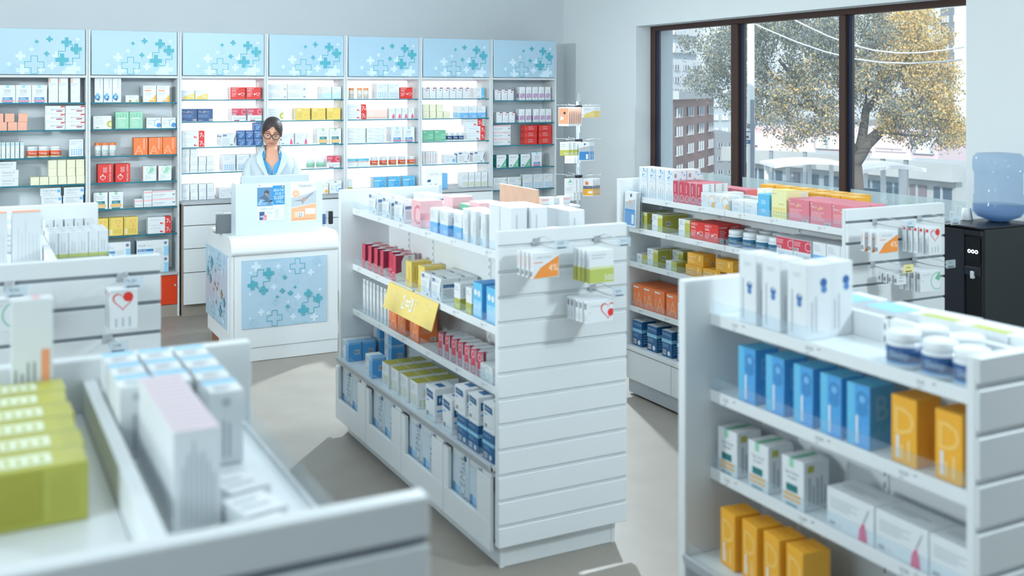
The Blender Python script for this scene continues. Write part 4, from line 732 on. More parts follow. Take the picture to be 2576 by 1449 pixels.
# ------------------------------------------------------------------ checkout counter
CX0, CX1, CY0, CY1 = 1.66, 2.425, 7.385, 8.2; CZ = .875
ct = empty('checkout_counter', ((CX0+CX1)/2, (CY0+CY1)/2, 0), label='white checkout counter with rounded top edge and blue cross panels', cat='counter'); LC = -ct.location
def cpt(n, mb, par=None):
    o = mb.build(n, par or ct)
    if not par: o.location = LC
    return o
prof = [(CY1, CZ-.0), (CY0+.1, CZ)]+[(CY0+.1-.1*math.sin(a), CZ-.1+.1*math.cos(a)) for a in [PI/2*i/10 for i in range(1, 11)]]+[(CY0, CZ-.125), (CY0+.02, CZ-.125), (CY0+.02, CZ-.1)]+[(CY0+.1-.08*math.sin(a), CZ-.1+.08*math.cos(a)) for a in [PI/2*i/8 for i in range(8, 0, -1)]]+[(CY0+.1, CZ-.02), (CY1, CZ-.02)]
b = MB(); b.loft([[(x, y, z) for y, z in prof] for x in (CX0-.004, CX1+.004)], 'laminate', False, True)
n_ = len(prof); b.add([(x, y, z) for x in (CX0-.004, CX1+.004) for y, z in prof], [tuple(range(n_)), tuple(range(2*n_-1, n_-1, -1))], 'laminate')
cpt('counter_top', b)
FZ = .10
cpt('front_panel', MB().box(CX0+.02, CX1-.002, CY0+.012, CY0+.03, FZ, CZ-.126, 'laminate', .002))
sidep = [(CY1, CZ-.021), (CY0+.1, CZ-.021)]+[(CY0+.1-.078*math.sin(a), CZ-.1+.078*math.cos(a)) for a in [PI/2*i/8 for i in range(1, 9)]]+[(CY0+.022, FZ), (CY1, FZ)]
for xx in (CX0, CX1-.018):
    b = MB(); b.loft([[(x, y, z) for y, z in sidep] for x in (xx, xx+.017)], 'laminate', False, False); m_ = len(sidep)
    b.add([(x, y, z) for x in (xx, xx+.017) for y, z in sidep], [tuple(range(m_)), tuple(range(2*m_-1, m_-1, -1))], 'laminate'); cpt('side_panel', b)
cpt('plinth', MB().box(CX0+.02, CX1+.0, CY0+.02, CY1-.3, .002, FZ-.001, 'laminate', .002))
cpt('corner_foot', MB().box(CX0+.03, CX0+.2, CY1-.28, CY1-.02, 0, FZ-.001, 'BRN'))
mat('panel_blue', '#adc9dc', rough=.3, noise=.05, nscale=1.8)
pz0, pz1 = .235, .712
px0, px1 = onY(608, CY0).x, onY(823, CY0).x
b = MB().box(px0, px1, CY0+.006, CY0+.0115, pz0, pz1, 'panel_blue', .001)
F = Face((px0, CY0+.0058, pz0), (1, 0, 0), (0, 0, 1), px1-px0, pz1-pz0)
def counter_art(mb, F, tc=TE, alt=None):
    cv = lambda X, Y: ((X-390)/782, 1-(Y-(362-52*(X-390)/782))/(798-23*(X-390)/782))
    for (X, Y, s) in ((520, 430, 110), (740, 385, 95), (720, 430, 60), (1000, 370, 110), (470, 500, 40), (680, 670, 70), (465, 750, 35), (900, 790, 75), (1105, 712, 40), (565, 960, 80), (630, 970, 45), (570, 1095, 110), (855, 1020, 70), (1050, 1030, 100), (720, 1075, 60), (1020, 510, 80), (825, 490, 40), (1100, 430, 40), (950, 490, 40), (430, 1095, 30), (1010, 1080, 50), (810, 850, 40), (470, 1030, 40), (415, 440, 60)):
        u, v = cv(X, Y)
        if .08 < u < .92 and .08 < v < .92: decal(mb, F, ('x', u, v, s/798, FW))
    for (X, Y, s) in ((750, 512, 80), (888, 610, 65), (693, 855, 68), (832, 948, 80), (1076, 378, 85), (496, 1094, 88), (1012, 602, 30), (699, 592, 40), (568, 862, 36), (880, 868, 36)): u, v = cv(X, Y); decal(mb, F, ('xo', u, v, s/798, FT, .045))
    for (X, Y, s) in ((557, 572, 212), (895, 434, 178), (685, 1031, 180), (1020, 888, 204)): u, v = cv(X, Y); decal(mb, F, ('xo', u, v, s/798, tc, .035))
    for (X, Y, du) in ((661, 365, 1), (917, 1092, -1)):
        u, v = cv(X, Y); w_ = .045; 
        decal(mb, F, ('r', u-.09, v+.0, u-.02, v+.008, FT)); decal(mb, F, ('r', u+.02, v+.0, u+.09, v+.008, FT))
    for i, (X, Y, s) in enumerate(((630, 510, 130), (486, 646, 112), (584, 708, 104), (778, 561, 50), (872, 677, 37), (754, 718, 61), (828, 744, 61), (709, 787, 38), (803, 901, 49), (994, 755, 99), (1087, 814, 106), (949, 949, 126))):
        u, v = cv(X, Y); decal(mb, F, ('x', u, v, s/798, (alt if alt and 3 <= i <= 9 else tc)))
counter_art(b, F); cpt('graphic_panel', b)
b = MB().box(CX0-.012, CX0-.002, CY0+.1, CY1+.01, .215, .735, 'panel_blue', .001)
F = Face((CX0-.0122, CY1+.008, .217), (0, -1, 0), (0, 0, 1), CY1-CY0-.095, .515); counter_art(b, F, '#4a97a8', '#9a8a4a'); cpt('graphic_panel', b)
cpt('edge_profile', MB().box(CX0-.012, CX0-.001, CY0+.075, CY0+.09, .2, .73, 'laminate', .001))
# frosted screen with posters
scr = empty('frosted_counter_screen', (2.0, 7.5, CZ), label='frosted acrylic screen standing on checkout counter, two posters inside', cat='screen'); LS = -scr.location
sy = 7.50; sx0, sx1 = onY(593, sy).x, onY(811, sy).x; sz1 = onY(700, sy, 459).z
def sp(n, mb):
    o = mb.build(n, scr); o.location = LS; return o
sp('front_sheet', MB().box(sx0, sx1, sy, sy+.004, CZ+.001, sz1, 'frosted')); sp('side_sheet', MB().box(sx0, sx0+.004, sy+.0042, sy+.14, CZ+.001, sz1, 'frosted'))
def poster(u0, u1, v0, v1, draw, lab, cols):
    x0_, x1_ = onY(u0, sy-.002).x, onY(u1, sy-.002).x; z1_ = onY(u0, sy-.002, v0).z; z0_ = onY(u0, sy-.002, v1).z
    b = MB().box(x0_, x1_, sy-.002, sy-.0003, z0_, z1_, cols); F = Face((x0_, sy-.0022, z0_), (1, 0, 0), (0, 0, 1), x1_-x0_, z1_-z0_)
    for d in draw: decal(b, F, d)
    o = b.build('poster', None); tag(o, lab, 'poster')
poster(647, 716, 463, 557, [('r', .0, .40, .58, .9, '#4f82ae'), ('r', .56, .42, 1, .94, '#1c86c8'), ('p', [(.02, .42), (.3, .42), (.5, .55), (.52, .42), (.58, .42), (.58, .52), (.3, .62), (.02, .5)], '#6fa3cf'), ('c', .34, .76, .07, '#3a4658'), ('c', .32, .7, .05, '#a08478'), ('p', [(.05, .6), (.28, .72), (.42, .6), (.5, .48), (.34, .5), (.2, .6)], '#4a5c74'), ('p', [(.03, .45), (.12, .6), (.2, .52), (.1, .43)], '#8fb6dc'),
    ('t', .6, .78, .07, 'BREATHE', '#cfe6f4'), ('t', .66, .69, .065, 'EASILY', '#cfe6f4'), ('t', .6, .57, .095, 'SLEEP', 'W'), ('t', .68, .47, .07, 'WELL', '#cfe6f4'), ('c', .93, .9, .025, 'AMB'), ('t', .12, .31, .045, 'Health Good', 'TX'), ('r', .08, .03, .26, .25, 'NAVY'), ('r', .2, .03, .34, .16, 'ROSE'), ('r', .1, .1, .24, .14, 'LBLUE'), ('r', .22, .06, .32, .09, 'PROSE'), ('l', .36, .18, .56, .24, 1, 'G'), ('l', .66, .08, .8, .3, 6, 'G'), ('t', .06, .93, .045, 'R', 'NAVY')],
    'blue sleep poster reading breathe easily sleep well, on counter screen', '#dfe8ee')
poster(731, 797, 458, 558, [('r', .02, .02, .98, .34, '#f2b182'), ('p', [(.02, .34), (.98, .34), (.98, .44), (.02, .34)], '#f2b182'), ('p', [(.02, .36), (.98, .45), (.98, .78), (.6, .68), (.02, .6)], '#b9c2ca'), ('p', [(.1, .52), (.45, .56), (.85, .72), (.88, .70), (.52, .5), (.45, .42), (.4, .5)], '#8a9098'), ('c', .5, .55, .05, '#b98c7c'), ('t', .3, .86, .075, 'Vitamin', 'GD'), ('t', .72, .86, .075, 'D+', 'G'), ('c', .2, .7, .1, '#f5c3a2'), ('c', .2, .7, .08, '#f2b48c'), ('t', .12, .67, .05, '10%', 'W'), ('r', .55, .17, .95, .32, '#e8dfd8'), ('r', .15, .12, .5, .24, '#e6ddd0'), ('t', .32, .12, .09, 'D', 'DKB'), ('ring', .22, .18, .04, 'AMB', .3), ('l', .08, .04, .9, .08, 1, '#e39a66')],
    'orange and grey vitamin poster on frosted counter screen', '#e4ebee')
# monitor seen from behind
mat('monitor_shell', '#b4c0c6', rough=.4)
mon = empty('computer_monitor', (2.1, 7.78, CZ), label='back of white computer monitor above the frosted counter screen', cat='monitor'); my = 7.74
mx0, mx1 = onY(607, my).x, onY(778, my).x; mz1 = onY(690, my, 441).z; LMn = -mon.location
for n, mb in (('display', MB().box(mx0, mx1, my, my+.03, mz1-.33, mz1, 'monitor_shell', .006)), ('stand', MB().box((mx0+mx1)/2-.04, (mx0+mx1)/2+.04, my+.031, my+.05, CZ+.012, mz1-.12, 'shelf_metal', .004)), ('foot', MB().box((mx0+mx1)/2-.12, (mx0+mx1)/2+.12, my-.04, my+.14, CZ+.0005, CZ+.011, 'shelf_metal', .004))):
    o = mb.build(n, mon); o.location = LMn
MB().box(mx0+.01, mx1-.01, my+.0301, my+.0315, mz1-.32, mz1-.01, 'black_plastic').build('screen_glass', mon).location = LMn
# mesh tray, cloth/mat, card reader, phone, papers
ox = onY(556, 7.62).x
tr = empty('mesh_letter_tray', (ox+.05, 7.66, CZ), label='grey wire mesh letter rack on left end of counter', cat='desk organiser')
mat('wire_mesh', '#757c82', rough=.5, alpha=.75)
MB().tube([(-.075, 0, .003), (-.075, 0, .14), (-.07, 0, .15), (.07, 0, .15), (.075, 0, .14), (.075, 0, .003)], .0035, 'steel').build('front_frame', tr)
MB().box(-.068, .072, .012, .016, .004, .115, 'wire_mesh').build('mesh_divider', tr); MB().box(-.068, .072, .05, .054, .004, .13, 'wire_mesh').build('mesh_divider', tr)
MB().box(-.075, .075, 0.004, .12, .0005, .004, 'wire_mesh').build('mesh_base', tr); MB().tube([(-.09, .03, .135), (-.02, .06, .138), (.05, .08, .136)], .003, 'steel').build('top_rail', tr)
o = MB().loft([[(1.74, 7.86, CZ+.0008), (1.86, 7.80, CZ+.0008), (1.9, 7.95, CZ+.0008), (1.8, 7.98, CZ+.0008)], [(1.745, 7.862, CZ+.006), (1.86, 7.803, CZ+.006), (1.898, 7.947, CZ+.006), (1.802, 7.977, CZ+.006)]], 'NAVY', True, False).build('notepad'); tag(o, 'dark blue notepad lying behind the mesh letter rack', 'notepad')
p = onZ(822, 566, CZ); rd = empty('card_reader', (p.x, p.y, CZ), -.2, label='black and chrome card reader at right end of counter', cat='card reader')
MB().box(-.05, .05, -.03, .05, .0005, .008, 'W', .002).build('base', rd); MB().box(-.045, -.01, -.02, .02, .0085, .085, 'NAVY', .006).build('cradle', rd); MB().box(.012, .045, -.024, .012, .0085, .105, 'black_plastic', .005).build('handset', rd); MB().box(-.006, .004, -.02, 0, .0085, .115, 'steel', .002).build('bracket', rd)
for i, (u, v) in enumerate(((838, 545), (842, 556), (836, 535))):
    p = onZ(u, v, CZ); o = MB().loft([[(-.1, -.06, 0), (.1, -.06, 0), (.1, .07, 0), (-.1, .07, 0)], [(-.1, -.06, .0015), (.1, -.06, .0015), (.1, .07, .0015), (-.1, .07, .0015)]], 'W', True, False).build('paper_sheet', None, (min(p.x, CX1-.11), p.y, CZ+.0006+i*.0018), .1*i)
    tag(o, ['lowest paper sheet at right end of counter', 'middle paper sheet in small pile on counter', 'topmost paper sheet in small pile on counter'][i], 'paper', 'paper sheets on the counter')
# ------------------------------------------------------------------ stock on the wall bays
OCC = {}
def bay(bi, si, kind, us, lev=0, dep=1, yf=9.24, lit=None, n=1, rot=0, dz=0, dpitch=None, jit=.012):
    """us: left pixel edges of the front faces; dep boxes behind each other; lev = stacking level"""
    lit = 2 <= bi <= 5
    zs = (ZS_B+[.965]) if lit else (ZS_A+[.373]); z = zs[si]
    nm = 'worktop' if lit and si == 4 else ('cabinet top' if (not lit and si == 6) else SNAME[si])
    w_, d_, h_ = KIND[kind]['dims']; where = nm+' of '+BNAME[bi]
    if dpitch is None: dpitch = d_+.004
    occ = OCC.setdefault((bi, si, lev, round(dz, 2)), [])
    for i, u in enumerate(us):
        x = onY(u, yf).x+w_/2; e = abs(rot)*d_/2+jit*d_/2+.0012
        for a0, a1 in sorted(occ):
            if x-w_/2-e < a1 and x+w_/2+e > a0: x = a1+w_/2+e if x > (a0+a1)/2 else a0-w_/2-e
        mg = .0188+e; x = max(BX[bi]+mg+w_/2, min(x, BX[bi+1]-mg-w_/2)) if bi else min(x, BX[1]-mg-w_/2)
        if any(x-w_/2 < a1-.0005 and x+w_/2 > a0+.0005 for a0, a1 in occ): pass
        occ.append((x-w_/2-e, x+w_/2+e))
        for q in range(dep):
            y = yf+d_/2+q*dpitch
            if y+d_/2 > 9.46: break
            r = rot+random.uniform(-jit, jit)
            put(kind, (x, y+.001*abs(r), z+lev*(h_+.0006)+dz), r, where, col=round(x*1000), lev=lev, dep=q)
# leftmost bay
bay(0, 0, 'omega', [-1, 38, 77]); bay(0, 0, 'iron', [122.5, 147.5, 178])
bay(0, 1, 'peach', [-6, 20, 45], jit=.05); bay(0, 1, 'peach', [-14, 13, 47], lev=1, jit=.1)
for l_, us in ((0, [114, 161]), (1, [113.5, 160.5]), (2, [114, 163])): bay(0, 1, 'beauty', us, lev=l_)
bay(0, 2, 'thin', [-19, -8, 3.5, 15.5, 27, 38.5, 50.5]); bay(0, 2, 'dots', [174], yf=9.29)
for l_, us in ((0, [-16]), (1, [-15]), (2, [-21])): bay(0, 3, 'vite', us, lev=l_)
bay(0, 3, 'honey', [77, 99.5], jit=.01)
for l_ in range(3): bay(0, 3, 'honey', [121.5, 144.5, 168, 191], lev=l_, jit=.01)
for l_, us in ((0, [104, 159.5]), (1, [104, 158.5]), (2, [102, 161])): bay(0, 4, 'omegaflat', us, lev=l_, jit=.03)
bay(0, 5, 'mask', [30, 125], jit=.02)
# bay above the red door
bay(1, 0, 'eight', [238, 261, 283]); bay(1, 0, 'avocado', [316]); bay(1, 0, 'feed', [360, 394.5], dep=2)
bay(1, 1, 'viteavo', [234]); bay(1, 1, 'green', [291, 326], jit=.02); bay(1, 1, 'hexa', [369, 406.5])
bay(1, 2, 'orangeA', [336.5, 374, 410.5])
bay(1, 3, 'redheart', [246, 290], rot=.04); bay(1, 3, 'leaf', [360, 399], dep=1)
bay(1, 4, 'rawgreen', [235, 274], yf=9.25); bay(1, 4, 'diclosm', [339.5], yf=9.26)
for l_ in (0, 1): bay(1, 4, 'diclosm', [361.5], lev=l_, yf=9.26, jit=.05)
for l_ in (0, 1): bay(1, 4, 'diclo', [383.5], lev=l_, yf=9.26)
bay(1, 5, 'yellowup', [236, 273.5, 309], yf=9.25, rot=.03)
for l_ in (0, 1): bay(1, 5, 'tretin', [372], lev=l_)
for l_ in (0, 1): bay(1, 6, 'mask', [246, 344], lev=l_, yf=9.24)
# first lit bay
bay(2, 0, 'abs', [458, 490.5]); bay(2, 0, 'redwide', [580.5, 619.8], dep=2)
bay(2, 1, 'navy', [457, 498]); bay(2, 1, 'grip', [583, 623.5], dep=2)
for l_ in (0, 1): bay(2, 2, 'tretin', [458], lev=l_)
bay(2, 2, 'fatty', [557], dep=2, jit=.02)
for l_, us in ((0, [598.5, 619, 640]), (1, [597.5, 618.5, 639.5]), (2, [639])): bay(2, 2, 'flax', us, lev=l_, jit=.03)
bay(2, 3, 'ironcube', [458, 477, 497.5, 518], jit=.04); bay(2, 3, 'ironcube', [458, 477, 497, 517.5], lev=1, jit=.05); bay(2, 3, 'ironcube', [458, 478], lev=2, jit=.04)
bay(2, 3, 'dots', [560.5, 595.5, 630], dep=2)
for l_ in (0, 1): bay(2, 4, 'ironcube', [458, 476.5, 497, 517.5], lev=l_, jit=.06)
bay(2, 4, 'tension', [552, 600], dep=2)
# second lit bay
for l_ in (0, 1): bay(3, 0, 'dicloplain', [674, 723.5], lev=l_)
bay(3, 0, 'bw', [811, 835.5], dep=2)
bay(3, 1, 'viteavo', [666]); bay(3, 1, 'yellow', [745.5, 784.5, 822.8], dep=2)
bay(3, 2, 'spray', [705.5, 742.5]); bay(3, 2, 'rawgreen', [798, 828], dep=2)
bay(3, 3, 'grip', [822], dep=2)
bay(3, 4, 'roundor', [800]); bay(3, 4, 'hexa', [829]); bay(3, 4, 'flatslip', [828], dz=.0885); bay(3, 4, 'hexa', [700])
# third lit bay
bay(4, 0, 'dots', [948, 976.5], dep=2); bay(4, 0, 'redwide', [1006])
for l_ in (0, 1): bay(4, 1, 'tretin', [866], lev=l_)
bay(4, 1, 'peachlong', [922], yf=9.25); bay(4, 1, 'spraysm', [979, 994, 1009.5, 1026], jit=.05)
for l_ in (0, 1): bay(4, 2, 'bubble', [874, 923], lev=l_, yf=9.245)
bay(4, 2, 'omega', [985, 1014.5], dep=2, dpitch=.08)
bay(4, 3, 'lasting', [872, 899.5])
bay(4, 4, 'g500', [875]); bay(4, 4, 'blueB', [940, 976.5, 1013], jit=.01)
# fourth lit bay
bay(5, 0, 'beautysmall', [1064+16.4*i for i in range(7)], jit=.04); bay(5, 0, 'thous', [1196], dep=2)
bay(5, 1, 'honey', [1064, 1081.5, 1099, 1116.5], lev=0, jit=.02); bay(5, 1, 'honey', [1064, 1081, 1098.5], lev=1, jit=.03)
bay(5, 1, 'b500', [1157, 1178, 1199.2], dep=2)
bay(5, 2, 'greenwide', [1062, 1092]); 
for l_, us in ((0, [1176]), (1, [1176]), (2, [1169])): bay(5, 2, 'tretin', us, lev=l_)
bay(5, 3, 'ironthin', [1064+6.4*i for i in range(6)], jit=.02); bay(5, 3, 'kami', [1119]); bay(5, 3, 'fatty', [1151, 1190.5], dep=1)
for l_ in (0, 1): bay(5, 4, 'blueflat', [1092], lev=l_)
bay(5, 4, 'greensq', [1163, 1179, 1195.2, 1211.6], dep=1)
# rightmost bay
bay(6, 0, 'beautysmall', [1245, 1261.5, 1278], jit=.05); bay(6, 0, 'purple', [1307, 1323.5, 1339.5, 1355.2, 1371.5])
bay(6, 1, 'beautysmall', [1240, 1251, 1265.5, 1281], jit=.06) if False else bay(6, 1, 'beautysmall', [1248.5, 1264.7, 1281], jit=.05)
bay(6, 1, 'purple', [1306, 1322.5, 1342, 1358, 1373.5])
for l_ in range(3): bay(6, 2, 'diclo', [1241], lev=l_)
for l_ in range(3): bay(6, 2, 'redflat', [1319+l_*.5, 1356], lev=l_)
bay(6, 3, 'hart', [1249, 1280, 1310]); bay(6, 3, 'omega', [1338], yf=9.25)
for l_ in (0, 1): bay(6, 4, 'rawflat', [1241, 1276.5], lev=l_, jit=.03)
bay(6, 4, 'dots', [1316, 1342, 1369.5])
bay(6, 5, 'dots', [1340, 1369]); 
# ------------------------------------------------------------------ jars and tubes
def jar_proto(r, h, band, lid, txt, tcol, desc, body='clearjar', fillc='W', b0=.18, b1=.62, stripe=None):
    def mk():
        o = empty('jar', (0, 0, 0)); hb = h*.74
        MB().lathe(0, 0, [(r*.86, 0), (r, .004), (r, hb*.9), (r*.86, hb)], 24, body).build('jar_body', o)
        b = MB(); n = 24; z0, z1 = h*b0, h*b1
        b.lathe(0, 0, [(r+.0004, z0), (r+.0006, z1)], n, band)
        if stripe: b.lathe(0, 0, [(r+.0005, z0-.004), (r+.0005, z0)], n, stripe)
        tv, tf, tw = text_mesh(txt); sc = (z1-z0)*.42/.7; sc = min(sc, r*1.5/tw)
        def wrap(x, y):
            a = (x*sc-tw*sc/2)/r; rr = r+.0011; return (rr*math.sin(a), -rr*math.cos(a), z0+(z1-z0)*.3+y*sc)
        b.add([wrap(x, y) for x, y in tv], tf, tcol); b.build('label_band', o)
        MB().lathe(0, 0, [(r*.9, hb), (r*.93, hb+.002), (r*.93, h-.003), (r*.88, h)], 24, lid).build('lid', o)
        return o
    return dict(dims=(2*r, 2*r, h), desc=desc, nm='jar', cat='jar', proto=mk, first=None)
mat('clearjar', '#d5dde2', rough=.15)
KIND['energy'] = jar_proto(.0432, .09, '#e8552a', 'W', 'Energy', 'W', 'jar with orange Energy label', stripe='AMB')
KIND['energys'] = jar_proto(.037, .082, '#e8552a', 'W', 'Energy', 'W', 'small jar with orange Energy label', stripe='AMB')
KIND['mintjar'] = jar_proto(.038, .078, 'MINT', 'W', 'Calm', 'LEAF', 'white jar with mint label')
KIND['sleepsm'] = jar_proto(.03, .076, 'NAVY', 'W', 'Sleep', 'W', 'small white jar with navy label')
KIND['sleep'] = jar_proto(.047, .09, '#0d4f72', 'W', 'Sleep', '#8fb8cc', 'white-lidded jar with dark blue label', stripe='BLUE')
KIND['sleepR'] = jar_proto(.042, .085, '#123f78', '#e9eef0', 'Sleep', '#9fb8d8', 'pale jar with navy label', stripe='BLUE')
KIND['pill'] = jar_proto(.026, .108, 'W', 'ORG', 'Plus', 'LEAF', 'slim white tube with orange cap', b0=.1, b1=.8)
KIND['pillo'] = jar_proto(.025, .1, '#e9dfd0', '#ee8a4a', 'Fizz', 'TX', 'pale tube with orange cap', b0=.1, b1=.8)
def jars(bi, si, kind, us, yf=9.245, dep=1):
    zs = (ZS_B+[.965]) if 2 <= bi <= 5 else ZS_A; where = SNAME[si]+' of '+BNAME[bi]; r2 = KIND[kind]['dims'][0]
    for u in us:
        x = onY(u, yf+r2/2).x+r2/2
        for q in range(dep): put(kind, (x, yf+r2/2+q*(r2+.003), zs[si]), random.uniform(-.2, .2), where, col=round(x*1000), dep=q)
jars(0, 2, 'energy', [66.5, 95.5, 125]); jars(1, 2, 'pill', [237, 256, 275]); jars(3, 3, 'mintjar', [770.5, 795.5])
jars(4, 0, 'pillo', [877, 898, 914]); jars(4, 3, 'energys', [931, 954.5, 977.5, 1001, 1024.5]); jars(5, 2, 'sleepsm', [1122, 1136.8, 1151.6])

# ------------------------------------------------------------------ stock on the gondolas (their left, camera-facing sides look toward -X)
def gon(kind, us, xf, z, where, lev=0, dep=1, dz=0, jit=.02, rot=0, hi=None, dpitch=None, lo=None, side=-1, dx=0, d0=0):
    w_, d_, h_ = KIND[kind]['dims']
    if dpitch is None: dpitch = d_+.004
    occ = OCC.setdefault((where, lev, round(dz, 2)), []); lim = (2.145 if xf < 3 else 3.95)
    if xf+d_ > lim: xf_ = lim-d_
    for i, u in enumerate(us):
        y = onX(u, xf).y-w_/2; e = (abs(rot)+jit)*d_/2+.0008
        if hi: y = min(y, hi-w_/2)
        if lo: y = max(y, lo+w_/2)
        for a0, a1, b0, b1 in sorted(occ, reverse=True):
            if y-w_/2-e < a1 and y+w_/2+e > a0 and xf < b1 and xf+d_ > b0: y = a0-w_/2-e if y < (a0+a1)/2 else a1+w_/2+e
        if any(y-w_/2 < a1-.0005 and y+w_/2 > a0+.0005 and xf < b1-.0005 and xf+d_ > b0+.0005 for a0, a1, b0, b1 in occ): pass
        nq = max(1, sum(1 for q in range(dep) if xf+d_+q*dpitch <= lim+.001)); occ.append((y-w_/2-e, y+w_/2+e, xf, xf+d_+(nq-1)*dpitch))
        for q in range(nq):
            put(kind, (xf+d_/2+q*dpitch+dx, y, z+lev*(h_+.0006)+dz), -PI/2+rot+random.uniform(-jit, jit), where, col=round(-y*1000), lev=lev, dep=q+d0)
W = lambda s, g: s+' of '+g
g = 'middle gondola'; z1, z2, z3, z4 = 1.232, .922, .674, .412; HI = 5.66
gon('fatty', [927, 961, 992], 1.965, z1, W('top shelf', g), hi=HI, dep=2, jit=.05, dpitch=.11)
gon('pinkC', [1035], 1.965, z1, W('top shelf', g), dep=1)
gon('b500', [1082, 1107], 1.965, z1, W('top shelf', g), jit=.01); gon('b500', [1141], 1.985, z1, W('top shelf', g))
gon('tallw', [1164, 1184, 1209], 1.965, z1, W('top shelf', g), jit=.06, dep=1)
for i, (x, y) in enumerate(((1.992, 4.02), (1.992, 3.916), (2.073, 4.0), (2.073, 3.896), (2.225, 3.99), (2.225, 3.886))):
    put('tallwhite', (x+.02, y-.06, z1 if x < 2.15 else 1.232), random.uniform(-.04, .04)+0, 'near end of middle gondola top', col=round(x*100), dep=i % 2) if x < 2.15 else put('tallwhite', (x+.04, y-.06, 1.21), 0.02, 'near end of middle gondola top', col=round(x*100), dep=i % 2)
gon('griptall' if False else 'gripup', [911, 926, 941, 956], 1.965, z2, W('second shelf', g), hi=HI, jit=.03)
gon('gripup', [969], 1.99, z2, W('second shelf', g), rot=.12, dx=.0)
gon('gripup', [985], 1.965, z2, W('second shelf', g), rot=.08)
gon('yellowside', [1021, 1052], 1.975, z2, W('second shelf', g), dep=2, dpitch=.115, jit=.03)
gon('fatty', [1057, 1084], 1.955, z2, W('second shelf', g), dep=2, jit=.04)
gon('g500b', [1143, 1172], 1.965, z2, W('second shelf', g), jit=.04, dep=2)
gon('blueBig', [1190, 1224], 1.965, z2, W('second shelf', g), jit=.03, dep=2)
gon('floral', [913, 921, 929.5, 938, 947, 956, 965, 974], 1.965, z3, W('third shelf', g), jit=.03)
gon('orangeA2', [972, 1000], 1.96, z3, W('third shelf', g), dep=2, jit=.02); gon('orangeA2', [1031], 1.96, z3, W('third shelf', g), dep=3, jit=.02, dpitch=.104)
gon('grthin', [1103+i*16.3 for i in range(7)], 1.965, z3, W('third shelf', g), jit=.03)
gon('leafbox', [1199], 1.955, z3, W('third shelf', g), lo=3.76)
gon('k1000', [859, 919], 1.88, z4, W('bottom shelf', g), hi=HI, jit=.03); gon('k1000', [893], 1.96, z4, W('bottom shelf', g), hi=HI, d0=1)
gon('k1000', [930, 967], 2.06, z4, W('bottom shelf', g), lev=0, jit=.01, d0=2, hi=HI); gon('k1000', [930, 967], 2.06, z4, W('bottom shelf', g), lev=1, jit=.01, d0=2, hi=HI)
for q in range(3):
    for i, u in enumerate([961, 984.5, 1008, 1032]):
        y = onX(u, 1.885).y-.045; put('lime9', (1.885+.034+q*.0715, y, z4), -PI/2+random.uniform(-.01, .01), 'bottom shelf of middle gondola', col=i, dep=q)
gon('maskw', [1071, 1113], 1.875, z4, W('bottom shelf', g), jit=.03)
gon('maskb', [1150, 1177, 1214], 1.875, z4, W('bottom shelf', g), jit=.02, lo=3.75)
gon('maskw2', [1144, 1178, 1216], 1.88, z4, W('bottom shelf', g), dz=.1145, jit=.03, lo=3.75)
for r_ in REG[-3:]: r_[2] = 'on dark blue mask boxes, middle gondola'
for k in range(4):
    for q in range(2): 
        y = dy[k]-.125-q*.168
        put('maskd', (1.925+.0, y, .1155), -PI/2+random.uniform(-.03, .03), ['farthest', 'second farthest', 'second nearest', 'nearest'][k]+' drawer of middle gondola', col=q)
# right side of the top shelf of the middle gondola
zr = 1.21
for i, (kd, x, y) in enumerate((('fatty', 2.33, 5.55), ('fatty', 2.33, 5.41), ('tension', 2.33, 5.25), ('pinkC', 2.33, 5.10), ('greenwide', 2.34, 4.93), ('pinkC', 2.33, 4.78))):
    put(kd, (x, y, zr), PI/2+.03, 'right-hand top shelf of middle gondola', col=i)
for i in range(10):
    put('wsmall', (2.34, 4.18-i*.042, zr+.012), PI/2+random.uniform(-.05, .05), 'right-hand top shelf of middle gondola', col=i, tilt=-.15)
# window gondola
g = 'window gondola'; z1, z2, z3, z4, z5 = 1.232, 1.038, .822, .545, .308
gon('bubtall', [1596.5, 1614.5, 1633], 3.745, z1, W('top shelf', g), hi=5.4, jit=.02); gon('bubtall', [1653], 3.745, z1, W('top shelf', g), dep=2, jit=.02)
gon('griptall', [1681, 1694, 1713, 1732, 1751], 3.745, z1, W('top shelf', g), jit=.05, dep=2)
gon('ringor', [1743, 1779], 3.735, z1, W('top shelf', g), jit=.01) if False else None
gon('ringor', [1758, 1784], 3.735, z1, W('top shelf', g), jit=.01)
gon('wsmall', [1817, 1829], 3.83, z1, W('top shelf', g)); gon('wflat', [1841, 1872], 3.735, z1, W('top shelf', g))
gon('blueS', [1901], 3.74, z1, W('top shelf', g)); gon('pyel', [1941], 3.74, z1, W('top shelf', g))
gon('pyellong', [1905+i*19 for i in range(5)], 3.86, z1, W('top shelf', g), jit=.01)
gon('pinkmoon', [1984, 2038, 2092], 3.735, z1, W('top shelf', g), dep=2, jit=.004, lo=3.706)
for i in range(6):
    put('ambertop', (4.17, 4.75-i*.13, 1.2+0), PI/2+.02*i, 'right-hand top shelf of window gondola', col=i)
    put('ambertop', (4.06, 4.35-i*.115, 1.2), PI/2-.02*i, 'centre right top of window gondola', col=i) if i < 4 else None
for i in range(2): put('wflat', (4.12, 5.49-i*.12, 1.2), PI/2, 'right-hand top shelf of window gondola', col=i)
for i in range(3): put('pinkmoon', (4.1, 5.21-i*.152, 1.2), PI/2, 'right-hand top shelf of window gondola', col=i)
gon('limek', [1602, 1640], 3.735, z2, W('second shelf', g), dep=2); gon('limek', [1707], 3.735, z2, W('second shelf', g), rot=.02)
gon('redwide', [1728, 1769], 3.735, z2, W('second shelf', g), dep=3, jit=.01)
